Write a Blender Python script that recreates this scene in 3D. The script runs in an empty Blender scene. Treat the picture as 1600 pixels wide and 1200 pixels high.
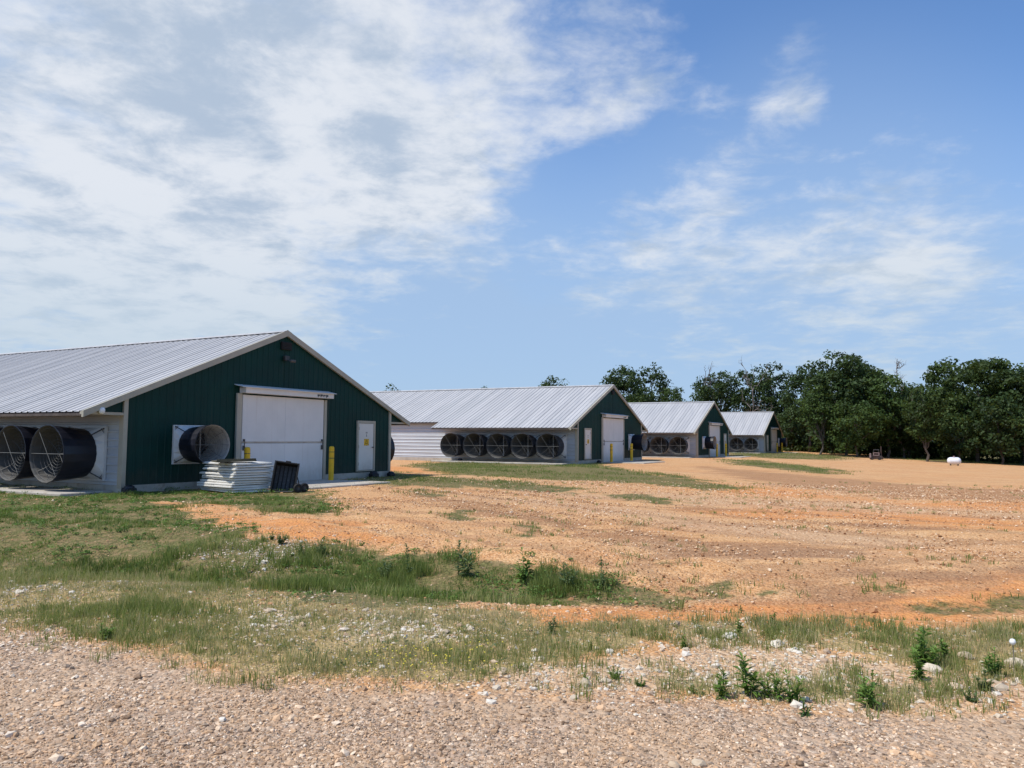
import bpy, math, random
import numpy as np
from mathutils import Matrix, Vector
rnd = random.Random(7); RG = np.random.default_rng(7)
scene = bpy.context.scene; COL = scene.collection
R = math.radians
# ------------------------------------------------------------------ camera
CAMZ = 1.6; F = 1200.5; PITCH = R(4.015); ROLL = R(0.396)
cam = bpy.data.objects.new('camera', bpy.data.cameras.new('camera')); COL.objects.link(cam)
cam.data.sensor_width = 36; cam.data.lens = F/1600*36; cam.data.clip_end = 5000; cam.data.clip_start = .05
cam.matrix_world = Matrix.Translation((0, 0, CAMZ)) @ Matrix.Rotation(R(90)+PITCH, 4, 'X') @ Matrix.Rotation(ROLL, 4, 'Z')
scene.camera = cam
def ray(px, py):
    u, v = px-800, py-600; c, s = math.cos(ROLL), math.sin(ROLL)
    u, v = u*c+v*s, -u*s+v*c
    c, s = math.cos(PITCH), math.sin(PITCH)
    return np.array([u/F, c+v/F*s, s-v/F*c])
# ------------------------------------------------------------------ light
SUN_EL = R(58); SAZ = np.array([-.93, -.36]); SAZ = SAZ/np.linalg.norm(SAZ)
sd = Vector((SAZ[0]*math.cos(SUN_EL), SAZ[1]*math.cos(SUN_EL), math.sin(SUN_EL)))
sun = bpy.data.objects.new('sun', bpy.data.lights.new('sun', 'SUN')); COL.objects.link(sun)
sun.data.energy = 4.2; sun.data.angle = R(1.2); sun.data.color = (1, .95, .87)
sun.rotation_euler = (-sd).to_track_quat('-Z', 'Y').to_euler(); sun.location = (-20, -5, 40)
scene.view_settings.view_transform = 'Standard'; scene.view_settings.look = 'None'
scene.view_settings.exposure = 0.10; scene.view_settings.gamma = 1
# ------------------------------------------------------------------ node helper
class NT:
    def __init__(s, tree): s.t = tree; s.n = tree.nodes; s.l = tree.links
    def new(s, ty, ins=None, **kw):
        n = s.n.new('ShaderNode'+ty)
        for k, v in kw.items(): setattr(n, k, v)
        if ins:
            for k, v in ins.items(): s.put(n.inputs[k], v)
        return n
    def put(s, sock, v):
        if isinstance(v, bpy.types.NodeSocket): s.l.new(v, sock)
        elif isinstance(v, (tuple, list)) and len(v) == 3 and sock.type == 'RGBA': sock.default_value = (*v, 1)
        else: sock.default_value = v
    def math(s, op, a, b=0., c=0., clamp=False):
        n = s.new('Math', {0: a, 1: b, 2: c}, operation=op); n.use_clamp = clamp; return n.outputs[0]
    def mix(s, f, a, b, bt='MIX'):
        n = s.new('MixRGB', {0: f, 1: a, 2: b}, blend_type=bt); return n.outputs[0]
    def mr(s, v, a, b, c=0., d=1., st=True):
        n = s.new('MapRange', {0: v, 1: a, 2: b, 3: c, 4: d}); n.interpolation_type = 'SMOOTHSTEP' if st else 'LINEAR'; return n.outputs[0]
    def noise(s, vec, sc, det=4, rough=.55, dist=0.):
        return s.new('TexNoise', {'Vector': vec, 'Scale': sc, 'Detail': det, 'Roughness': rough, 'Distortion': dist}).outputs[0]
    def attr(s, name): return s.new('Attribute', attribute_name=name).outputs['Fac']
    def pos(s, scale=(1, 1, 1), rot=0.):
        tc = s.new('NewGeometry').outputs['Position']
        return s.new('Mapping', {'Vector': tc, 'Scale': scale, 'Rotation': (0, 0, rot)}).outputs[0]
    def obj(s, scale=(1, 1, 1)):
        tc = s.new('TexCoord').outputs['Object']
        return s.new('Mapping', {'Vector': tc, 'Scale': scale}).outputs[0]
# ------------------------------------------------------------------ world: sky texture + clouds
world = bpy.data.worlds.new('World'); scene.world = world; world.use_nodes = True
w = NT(world.node_tree); w.n.clear()
sky = w.new('TexSky', sky_type='NISHITA'); sky.sun_disc = False; sky.sun_elevation = SUN_EL
sky.sun_rotation = math.atan2(SAZ[0], SAZ[1]); sky.air_density = 1.0; sky.dust_density = .6; sky.ozone_density = 2.6; sky.altitude = 300
D = w.new('VectorMath', {0: w.new('TexCoord').outputs['Generated']}, operation='NORMALIZE').outputs[0]
sp = w.new('SeparateXYZ', {0: D}); zz = w.math('ADD', w.math('MAXIMUM', sp.outputs[2], 0.), .16)
pl = w.new('CombineXYZ', {0: w.math('DIVIDE', sp.outputs[0], zz), 1: w.math('DIVIDE', sp.outputs[1], zz), 2: .3}).outputs[0]
def blob(px, py, r, wt):
    d = ray(px, py); d = d/np.linalg.norm(d)
    dt = w.new('VectorMath', {0: D, 1: tuple(d)}, operation='DOT_PRODUCT').outputs['Value']
    return w.mr(dt, math.cos(R(r)), 1., 0., wt)
def addup(lst):
    s_ = lst[0]
    for q in lst[1:]: s_ = w.math('ADD', s_, q)
    return s_
cov = addup([blob(*b) for b in [(60, 120, 29, .68), (420, 130, 20, .46), (300, 60, 8, .16), (690, 80, 14, .46), (880, 20, 10, .62), (250, 330, 19, .3),
    (640, 240, 12, .36), (700, 330, 9, .5), (1050, 245, 8, .33), (1130, 95, 8, .22), (1250, 460, 13, .40), (1100, 390, 8, .28),
    (930, 405, 6, .32), (90, 430, 14, .32), (300, 440, 12, .36), (180, 560, 14, .2), (1400, 350, 7, .28), (1250, 180, 4, .42), (1570, 370, 8, .30), (1050, 480, 12, .28), (1440, 470, 10, .46),
    (930, 150, 5, .3), (480, 470, 12, .16), (1600, 0, 6, .2), (1240, 110, 4, .3)]])
n1 = w.noise(pl, 5.2, 11, .60, .25); n2 = w.noise(pl, 1.9, 5, .5, .2); n3 = w.noise(pl, 17., 7, .62)
f_ = w.math('ADD', w.math('ADD', w.math('MULTIPLY', n1, 2.5), w.math('MULTIPLY', n2, 1.5)), w.math('MULTIPLY', n3, .6))
al = w.mr(w.math('ADD', w.math('SUBTRACT', f_, 2.30+.68), w.math('MULTIPLY', cov, 1.15)), -.25, 1.0)
al = w.math('MULTIPLY', al, .9)
# thin veil in the low sky, thicker toward the left
veil = w.math('MULTIPLY', w.mr(sp.outputs[2], .40, .0, 0., .95), w.mr(w.noise(pl, 1.4, 5, .6), .25, .75, .55, 1.))
veil2 = addup([blob(150, 300, 42, .42), blob(250, 500, 34, .5), blob(1250, 500, 22, .5)])
veil = w.math('MINIMUM', w.math('ADD', veil, veil2), .86)
base = w.mix(1., sky.outputs[0], (1.18, 1.46, 1.74), 'MULTIPLY')
veilc = w.mix(veil, base, (3.6, 5.0, 7.1))
shade = w.mr(w.math('ADD', w.noise(pl, 4.6, 10, .62, .2), addup([blob(290, 30, 10, .16), blob(520, 60, 8, .03)])), 0.42, .70)
cc = w.mix(w.math('MULTIPLY', shade, .8), (7.5, 7.8, 8.3), (3.5, 4.5, 5.9))
low = w.mr(sp.outputs[2], .03, .3)
cc = w.mix(low, (5.3, 6.3, 7.2), cc)
final = w.mix(al, veilc, cc)
bg = w.new('Background', {'Color': final, 'Strength': .1})
w.l.new(bg.outputs[0], w.new('OutputWorld').inputs[0])
# ------------------------------------------------------------------ mesh helpers
def np_mesh(name, V, faces_by_n, mats=(), attrs=None, smooth=False, fmat=None):
    """faces_by_n: list of int arrays (k, n)"""
    me = bpy.data.meshes.new(name)
    V = np.asarray(V, np.float32); me.vertices.add(len(V)); me.vertices.foreach_set('co', V.ravel())
    loops = np.concatenate([f.ravel() for f in faces_by_n]).astype(np.int32)
    tot = np.concatenate([np.full(len(f), f.shape[1], np.int32) for f in faces_by_n])
    st = np.concatenate([[0], np.cumsum(tot)[:-1]]).astype(np.int32)
    me.loops.add(len(loops)); me.loops.foreach_set('vertex_index', loops)
    me.polygons.add(len(tot)); me.polygons.foreach_set('loop_start', st)
    me.polygons.foreach_set('use_smooth', np.full(len(tot), smooth))
    if fmat is not None: me.polygons.foreach_set('material_index', np.asarray(fmat, np.int32))
    me.update(calc_edges=True)
    for m in mats: me.materials.append(m)
    if attrs:
        for k, a in attrs.items():
            at = me.attributes.new(k, 'FLOAT', 'POINT'); at.data.foreach_set('value', np.asarray(a, np.float32))
    return me
def link(name, me, parent=None, loc=None, rot=None, **p):
    o = bpy.data.objects.new(name, me); COL.objects.link(o)
    if parent is not None: o.parent = parent
    if loc is not None: o.location = loc
    if rot is not None: o.rotation_euler = rot
    for k, v in p.items(): o[k] = v
    return o
def empty(name, label, cat, loc=(0, 0, 0), rz=0, group=None):
    o = bpy.data.objects.new(name, None); COL.objects.link(o); o.location = loc; o.rotation_euler = (0, 0, rz)
    o.empty_display_size = .2
    o['label'] = label; o['category'] = cat
    if group: o['group'] = group
    return o
def copy_tree(o, parent=None):
    c = o.copy(); COL.objects.link(c)
    if parent is not None: c.parent = parent
    for ch in [k for k in COL.objects if k.parent == o]: copy_tree(ch, c)
    return c
class MB:
    """collects boxes, tubes, sheets -> one mesh"""
    def __init__(s): s.v = []; s.f = []; s.m = []
    def add(s, V, Fs, mi=0):
        b = len(s.v); s.v += [tuple(map(float, p)) for p in V]
        for f in Fs: s.f.append([i+b for i in f]); s.m.append(mi)
        return s
    def box(s, x0, x1, y0, y1, z0, z1, mi=0, M=None, bev=0.):
        if bev:
            b = bev; V = []; 
            for z, i in ((z0, b), (z0+b, 0), (z1-b, 0), (z1, b)):
                e = i
                V += [(x0+b, y0+e, z), (x1-b, y0+e, z), (x1-e, y0+b, z), (x1-e, y1-b, z), (x1-b, y1-e, z), (x0+b, y1-e, z), (x0+e, y1-b, z), (x0+e, y0+b, z)]
            Fs = [list(range(7, -1, -1)), list(range(24, 32))]
            for k in range(3):
                for j in range(8): Fs.append([k*8+j, k*8+(j+1) % 8, (k+1)*8+(j+1) % 8, (k+1)*8+j])
        else:
            V = [(x, y, z) for z in (z0, z1) for y in (y0, y1) for x in (x0, x1)]
            Fs = [[0, 2, 3, 1], [4, 5, 7, 6], [0, 1, 5, 4], [2, 6, 7, 3], [0, 4, 6, 2], [1, 3, 7, 5]]
        if M is not None: V = [tuple(M @ Vector(p)) for p in V]
        return s.add(V, Fs, mi)
    def tube(s, pts, rad, n=6, mi=0, closed=False, cap=True):
        pts = [Vector(p) for p in pts]; k = len(pts); rings = []
        if not hasattr(rad, '__len__'): rad = [rad]*k
        for i, p in enumerate(pts):
            a = pts[(i-1) % k] if (closed or i > 0) else p; b = pts[(i+1) % k] if (closed or i < k-1) else p
            t = (b-a).normalized(); u = t.cross(Vector((0, 0, 1)))
            if u.length < .05: u = t.cross(Vector((0, 1, 0)))
            u.normalize(); v = t.cross(u)
            rings.append([p+(u*math.cos(2*math.pi*j/n)+v*math.sin(2*math.pi*j/n))*rad[i] for j in range(n)])
        V = [q for r_ in rings for q in r_]; Fs = []
        for i in range(k if closed else k-1):
            a, b = i*n, ((i+1) % k)*n
            for j in range(n): Fs.append([a+j, a+(j+1) % n, b+(j+1) % n, b+j])
        if cap and not closed: Fs.append(list(range(n-1, -1, -1))); Fs.append([(k-1)*n+j for j in range(n)])
        return s.add(V, Fs, mi)
    def lathe(s, prof, n=32, mi=0, axis='Y', cen=(0, 0, 0)):
        """prof: (r, h) list, revolved about axis through cen; closed loop if first==last"""
        V = []; Fs = []
        for r_, h in prof:
            for j in range(n):
                a = 2*math.pi*j/n; c, t = r_*math.cos(a), r_*math.sin(a)
                V.append({'Y': (cen[0]+c, cen[1]+h, cen[2]+t), 'Z': (cen[0]+c, cen[1]+t, cen[2]+h), 'X': (cen[0]+h, cen[1]+c, cen[2]+t)}[axis])
        for i in range(len(prof)-1):
            for j in range(n): Fs.append([i*n+j, i*n+(j+1) % n, (i+1)*n+(j+1) % n, (i+1)*n+j])
        return s.add(V, Fs, mi)
    def mesh(s, name, mats, smooth=False):
        me = bpy.data.meshes.new(name); me.from_pydata(s.v, [], s.f); me.polygons.foreach_set('material_index', s.m)
        for m in mats: me.materials.append(m)
        if smooth: me.polygons.foreach_set('use_smooth', [True]*len(s.f))
        me.update(); return me
    def obj(s, name, mats, parent=None, loc=None, rot=None, smooth=False, **p):
        return link(name, s.mesh(name, mats if isinstance(mats, (list, tuple)) else [mats], smooth), parent, loc, rot, **p)
# ------------------------------------------------------------------ numpy noise
def hsh(i, j, seed):
    h = (i.astype(np.int64)*374761393 + j.astype(np.int64)*668265263 + seed*1442695041) & 0xffffffff
    h = ((h ^ (h >> 13))*1274126177) & 0xffffffff
    return ((h ^ (h >> 16)) & 0xffffff)/float(0xffffff)
def vn(x, y, s=1., seed=0):
    x = np.asarray(x, float)/s; y = np.asarray(y, float)/s; i = np.floor(x); j = np.floor(y); fx = x-i; fy = y-j
    fx = fx*fx*(3-2*fx); fy = fy*fy*(3-2*fy)
    a = hsh(i, j, seed); b = hsh(i+1, j, seed); c = hsh(i, j+1, seed); d = hsh(i+1, j+1, seed)
    return (a*(1-fx)+b*fx)*(1-fy)+(c*(1-fx)+d*fx)*fy
def fbm(x, y, s, seed=0, o=4):
    t = 0; a = 1; n = 0
    for k in range(o): t = t+a*vn(x, y, s/2**k, seed+k); n += a; a *= .5
    return t/n
def ss(v, a, b):
    t = np.clip((np.asarray(v, float)-a)/(b-a), 0, 1); return t*t*(3-2*t)
# ------------------------------------------------------------------ layout of the barn row
YAW = R(28.44); G = np.array([math.sin(YAW), math.cos(YAW)]); S = np.array([-math.cos(YAW), math.sin(YAW)])   # along gable / along barn (away)
NG = -S; NS = -G                                  # outward normals: gable, near long side
BW = 12.25; WH = 2.6; RH = 2.566; OH = 1.276; SL = RH/(BW/2)
BARNS = [(-11.03, 21.89, .12), (4.14, 48.58, .14), (16.94, 70.24, .07), (31.73, 96.53, .06)]
LB1 = np.array([-11.03, 21.89])
# ------------------------------------------------------------------ terrain
def terr0(x, y):
    x = np.asarray(x, float); y = np.asarray(y, float)
    q = (x-LB1[0])*NG[0]+(y-LB1[1])*NG[1]; wv = (x-LB1[0])*G[0]+(y-LB1[1])*G[1]
    z = -.05 - .037*np.clip(q-3.5, 0, 60)*ss(wv, 8, 62) - .004*np.clip(q-30, 0, 200)
    z = z - .16*ss(q, 4, 18)*ss(y, 9, 14)*(1-ss(wv, 8, 60))          # yard a little lower than the pads
    yc = 10.6-.19*x - .008*x*np.abs(x)*0
    yc = np.where(x < 0, 9.7-.22*x, 9.7-.28*np.minimum(x, 6)); yc = np.minimum(yc, 12.5)
    dep = .40-.18*ss(x, 0, 6)
    ds = y-yc
    z = z - dep*np.exp(-np.where(ds < 0, ds/1.15, ds/1.7)**2)
    road = 1-ss(y, 5.6, 8.2)
    z = z*(1-road)+0.0*road
    z = z + (.26*(fbm(x, y, 2.0, 401, 3)-.5)+.10*(fbm(x, y, .6, 402, 2)-.5))*ss(y, 10.2, 12)*(1-ss(y, 16.5, 20))*(1-ss(x, 1, 5))
    # low berms between pads
    z = z + .14*np.exp(-((q-3.)/2.2)**2)*np.exp(-((wv-21)/4.5)**2) + .12*np.exp(-((q-9.)/5)**2)*np.exp(-((wv-50)/5.)**2)
    rr = np.hypot(x-10, y-20)
    z = z + .05*(fbm(x, y, 3.1, 3, 3)-.5)*ss(y, 6, 9) + .035*(fbm(x, y, .7, 9, 3)-.5)*ss(y, 5.5, 8)*(1-ss(y, 20, 45)) + .02*(fbm(x, y, .9, 15, 2)-.5)
    z = z + .05*(fbm(x*.35, y*1.6, 2.4, 18, 3)-.5)*ss(y, 10, 16)*(1-ss(y, 60, 100))
    z = z + 1.5*(fbm(x, y, 160, 21, 2)-.5)*ss(rr, 140, 400)
    return z
PADS = BARNS
def terr(x, y):
    z = terr0(x, y); x = np.asarray(x, float); y = np.asarray(y, float)
    for bx, by, bz in BARNS:                      # level pads
        a = (x-bx)*G[0]+(y-by)*G[1]; b = (x-bx)*S[0]+(y-by)*S[1]
        d = np.maximum(np.maximum(-1.6-a, a-BW-1.6), np.maximum(-2.6-b, b-62))
        k = 1-ss(d, 0, 3.)
        z = z*(1-k)+(bz-.17)*k
    return z
def gp(px, py):
    """point of the ground seen at photo pixel (px, py)"""
    d = ray(px, py); t = 10.
    z = 0.
    if d[2] > -.004: d[2] = -.004
    for _ in range(40):
        t = .5*t+.5*(z-CAMZ)/d[2] if _ else (0-CAMZ)/d[2]
        z = float(terr(d[0]*t, d[1]*t))
    return np.array([d[0]*t, d[1]*t])
def poly(pts): return np.array([gp(*p) for p in pts])
def sdist(P, x, y):
    """signed distance, positive inside"""
    inside = np.zeros(x.shape, bool); dm = np.full(x.shape, 1e9); n = len(P)
    for i in range(n):
        ax, ay = P[i]; bx, by = P[(i+1) % n]; ex, ey = bx-ax, by-ay
        t = np.clip(((x-ax)*ex+(y-ay)*ey)/(ex*ex+ey*ey+1e-12), 0, 1)
        dm = np.minimum(dm, np.hypot(x-ax-t*ex, y-ay-t*ey))
        c = ((ay > y) != (by > y)) & (x < ex*(y-ay)/(ey if abs(ey) > 1e-9 else 1e-9)+ax); inside ^= c
    return np.where(inside, dm, -dm)
P_GREEN = [poly(p) for p in [
 [(-500, 762), (0, 756), (190, 764), (300, 764), (480, 766), (525, 790), (520, 806), (430, 800), (300, 786), (245, 785), (300, 802), (365, 825), (440, 852), (520, 850), (620, 862), (760, 876), (900, 892), (975, 908), (1045, 930), (1040, 946), (900, 940), (700, 948), (520, 945), (400, 920), (200, 905), (0, 888), (-500, 880)],
 [(530, 742), (615, 737), (700, 746), (800, 751), (910, 764), (890, 770), (760, 762), (640, 759), (550, 757)],
 [(640, 728), (700, 719), (800, 719), (905, 722), (1000, 738), (1100, 753), (1190, 764), (1100, 766), (950, 752), (850, 750), (700, 741)],
 [(1130, 707.5), (1200, 706.5), (1330, 714), (1300, 719), (1200, 716), (1130, 712)],
 [(1140, 719), (1200, 721), (1320, 735), (1300, 741), (1200, 731), (1150, 726)],
 [(1010, 738), (1060, 742), (1110, 752), (1060, 752)],
 [(920, 770), (1000, 772), (1080, 786), (1020, 786)],
]]
P_TUFT = [poly(p) for p in [
 [(1070, 915), (1130, 912), (1150, 932), (1080, 938)], [(1185, 912), (1235, 912), (1240, 930), (1190, 930)],
 [(1335, 908), (1425, 916), (1430, 925), (1350, 921)], [(1405, 944), (1500, 938), (1575, 932), (1590, 950), (1480, 965), (1410, 960)],
 [(1300, 960), (1360, 958), (1365, 968), (1310, 970)], [(1550, 935), (1700, 925), (1700, 940), (1560, 948)],
 [(800, 828), (830, 828), (832, 840), (804, 840)], [(755, 857), (795, 855), (800, 868), (760, 866)], [(990, 868), (1040, 870), (1040, 880), (985, 880)],
 [(705, 797), (745, 797), (745, 812), (700, 812)], [(640, 765), (680, 765), (690, 775), (640, 775)], [(815, 820), (860, 815), (850, 824), (815, 826)],
 [(960, 820), (1000, 812), (1000, 822)]]]
P_DRY = [poly(p) for p in [
 [(-600, 880), (0, 884), (200, 905), (400, 922), (560, 945), (800, 952), (850, 975), (1050, 968), (1300, 980), (1500, 985), (1650, 990), (2100, 990), (2100, 1070), (1600, 1062), (1450, 1040), (1330, 1015), (1180, 990), (1040, 985), (980, 1015), (850, 1035), (740, 1062), (600, 1062), (420, 1055), (330, 1030), (250, 1010), (130, 988), (0, 975), (-600, 945)],
 [(1020, 1060), (1120, 1050), (1300, 1060), (1440, 1075), (1560, 1080), (1400, 1100), (1250, 1085), (1060, 1085)]]]
P_ROAD = poly([(-900, 940), (-300, 950), (0, 985), (90, 980), (130, 1005), (260, 1030), (380, 1062), (600, 1078), (800, 1085), (1000, 1090), (1250, 1112), (1600, 1115), (2400, 1130), (5000, 1600)])
P_ROAD = np.vstack([[[-90, 9.5]], P_ROAD[:-1], [[90, 3.8]], [[90, -6], [-90, -6]]])
P_ROCK = [poly(p) for p in [
 [(900, 1032), (1050, 1012), (1100, 985), (1180, 985), (1260, 1015), (1400, 1045), (1620, 1055), (1900, 1060), (1900, 1100), (1600, 1100), (1300, 1100), (1100, 1088), (900, 1082), (760, 1078), (800, 1045)],
 [(520, 962), (640, 955), (720, 975), (760, 1000), (640, 1010), (540, 990)], [(320, 965), (450, 955), (500, 985), (420, 1000)], [(1080, 985), (1160, 980), (1180, 1010), (1100, 1020)],
 [(340, 862), (430, 850), (480, 868), (400, 880)], [(-20, 905), (60, 915), (40, 925), (-30, 915)]]]
P_DARK = [poly(p) for p in [
 [(640, 770), (760, 785), (870, 805), (1000, 830), (1110, 842), (1000, 850), (860, 822), (720, 800)],
 [(960, 838), (1100, 846), (1240, 850), (1345, 862), (1300, 868), (1180, 873), (1060, 866)],
 [(1090, 728), (1250, 742), (1400, 755), (1620, 768), (1900, 780), (1620, 782), (1400, 779), (1250, 762), (1130, 742)],
 [(1240, 905), (1330, 912), (1400, 928), (1390, 940), (1300, 943), (1230, 925)], [(1330, 885), (1500, 892), (1530, 902), (1420, 905), (1300, 897)],
 [(1570, 870), (1700, 880), (1700, 900), (1560, 888)], [(1250, 815), (1420, 820), (1500, 828), (1380, 828)], [(990, 880), (1080, 878), (1090, 884), (1000, 886)],
 [(1000, 790), (1100, 792), (1200, 800), (1080, 798)]]]
P_RED = [poly(p) for p in [
 [(780, 965), (900, 948), (1080, 952), (1250, 945), (1420, 925), (1620, 895), (1900, 890), (1900, 935), (1600, 945), (1450, 975), (1200, 985), (1000, 985), (850, 992)],
 [(1050, 795), (1300, 790), (1620, 815), (1620, 830), (1300, 812), (1100, 806)], [(1300, 782), (1620, 785), (1900, 795), (1620, 800), (1400, 792)],
 [(560, 736), (700, 740), (640, 730), (600, 726)], [(1000, 745), (1250, 765), (1330, 778), (1200, 776), (1050, 762)], [(240, 788), (420, 810), (520, 815), (600, 850), (480, 850), (380, 822)]]]
P_GREY = [poly(p) for p in [
 [(960, 846), (1150, 852), (1350, 862), (1330, 872), (1180, 876), (1050, 866)], [(1000, 770), (1300, 782), (1620, 800), (1620, 812), (1300, 802), (1050, 788)],
 [(700, 770), (1000, 795), (1300, 830), (1500, 850), (1300, 850), (1000, 815)], [(700, 743), (900, 770), (1050, 780), (900, 778), (720, 755)]]]
def pline(pts): return np.array([gp(*p) for p in pts])
P_TRACK = [pline(p) for p in [
 [(500, 785), (700, 805), (900, 838), (1100, 868), (1350, 905), (1620, 925)], [(520, 800), (720, 826), (900, 862), (1080, 892), (1300, 930)],
 [(640, 757), (900, 782), (1150, 806), (1400, 822), (1700, 838)], [(660, 765), (900, 792), (1130, 818), (1400, 838), (1700, 856)],
 [(1000, 735), (1200, 750), (1400, 768), (1700, 792)], [(1040, 730), (1250, 742), (1450, 756), (1700, 772)], [(1200, 735), (1400, 745), (1700, 756)],
 [(1700, 862), (1500, 868), (1350, 880), (1180, 884)], [(1700, 905), (1500, 897), (1330, 893), (1150, 900)], [(1100, 830), (1250, 842), (1340, 862), (1330, 880)], [(1300, 790), (1500, 806), (1700, 812)]]]
def track(x, y):
    m = np.zeros(x.shape); D = np.hypot(x, y)
    for k, P in enumerate(P_TRACK):
        dm = np.full(x.shape, 1e9)
        for i in range(len(P)-1):
            ax, ay = P[i]; ex, ey = P[i+1]-P[i]; t = np.clip(((x-ax)*ex+(y-ay)*ey)/(ex*ex+ey*ey), 0, 1); dm = np.minimum(dm, np.hypot(x-ax-t*ex, y-ay-t*ey))
        dm = dm+.5*(fbm(x, y, 2.6, 300+k, 3)-.5)
        m = np.maximum(m, (np.exp(-(dm/.20)**2)+np.exp(-((dm-1.5)/.2)**2))*(.35+.65*vn(x, y, 4., 310+k)))
    return np.clip(m, 0, 1)
def mask(polys, x, y, soft=.03):
    D = np.hypot(x, y); m = np.zeros(x.shape)
    for p in polys: m = np.maximum(m, np.clip(.5+.5*sdist(p, x, y)/(soft*D+.02), 0, 1))
    return m
def q_of(x, y): return (x-LB1[0])*NG[0]+(y-LB1[1])*NG[1]
def beyond(x, y):
    """far side: grass under and past the trees"""
    wv = (x-LB1[0])*G[0]+(y-LB1[1])*G[1]; q = q_of(x, y)
    m = ss(wv, 84, 88)*ss(q, 14, 20) + ss(wv, 110, 115)
    m = m + ss(q, -.5, -2.5)*ss(wv, 28, 32)*0
    m = m + (1-ss(q, -30, -18)) + ss(q, 52, 60)*ss(y, 12, 30)
    return np.clip(m, 0, 1)
def masks(x, y):
    g = mask(P_GREEN, x, y); g = np.maximum(g, mask(P_TUFT, x, y)*.8); g = np.maximum(g, beyond(x, y))
    road = mask([P_ROAD], x, y, .02)
    return dict(m_green=g, m_dry=mask(P_DRY, x, y), m_road=mask([P_ROAD], x, y, .06), m_rock=mask(P_ROCK, x, y, .04),
                m_track=track(x, y), m_dark=mask(P_DARK, x, y, .04), m_red=mask(P_RED, x, y, .06), m_grey=mask(P_GREY, x, y, .06))
# ------------------------------------------------------------------ materials
def mat(name):
    m = bpy.data.materials.new(name); m.use_nodes = True; n = NT(m.node_tree); n.n.clear()
    out = n.new('OutputMaterial'); b = n.new('BsdfPrincipled'); n.l.new(b.outputs[0], out.inputs[0])
    return m, n, b, out
def simple(name, col, rough=.6, metal=0., var=.12, scale=3., spec=.4, dirt=None, bump=0., bscale=40., stretch=(1, 1, 1), objspace=True):
    m, n, b, _ = mat(name); p = n.obj(stretch) if objspace else n.pos(stretch)
    nz = n.noise(p, scale, 6, .6)
    k = n.mr(nz, .3, .7)
    lo = tuple(c*(1-var) for c in col); hi = tuple(min(1, c*(1+var)) for c in col)
    c = n.mix(k, lo, hi)
    if dirt:
        dz = n.mr(n.noise(p, scale*2.3, 8, .7), dirt[1], dirt[1]+.18); c = n.mix(n.math('MULTIPLY', dz, dirt[2]), c, dirt[0])
    n.put(b.inputs['Base Color'], c); n.put(b.inputs['Roughness'], n.mr(nz, .2, .8, max(0, rough-.08), min(1, rough+.08)))
    b.inputs['Metallic'].default_value = metal; b.inputs['Specular IOR Level'].default_value = spec
    if bump:
        bp = n.new('Bump', {'Strength': bump, 'Distance': .01, 'Height': n.noise(p, bscale, 4)}); n.l.new(bp.outputs[0], b.inputs['Normal'])
    return m
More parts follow.
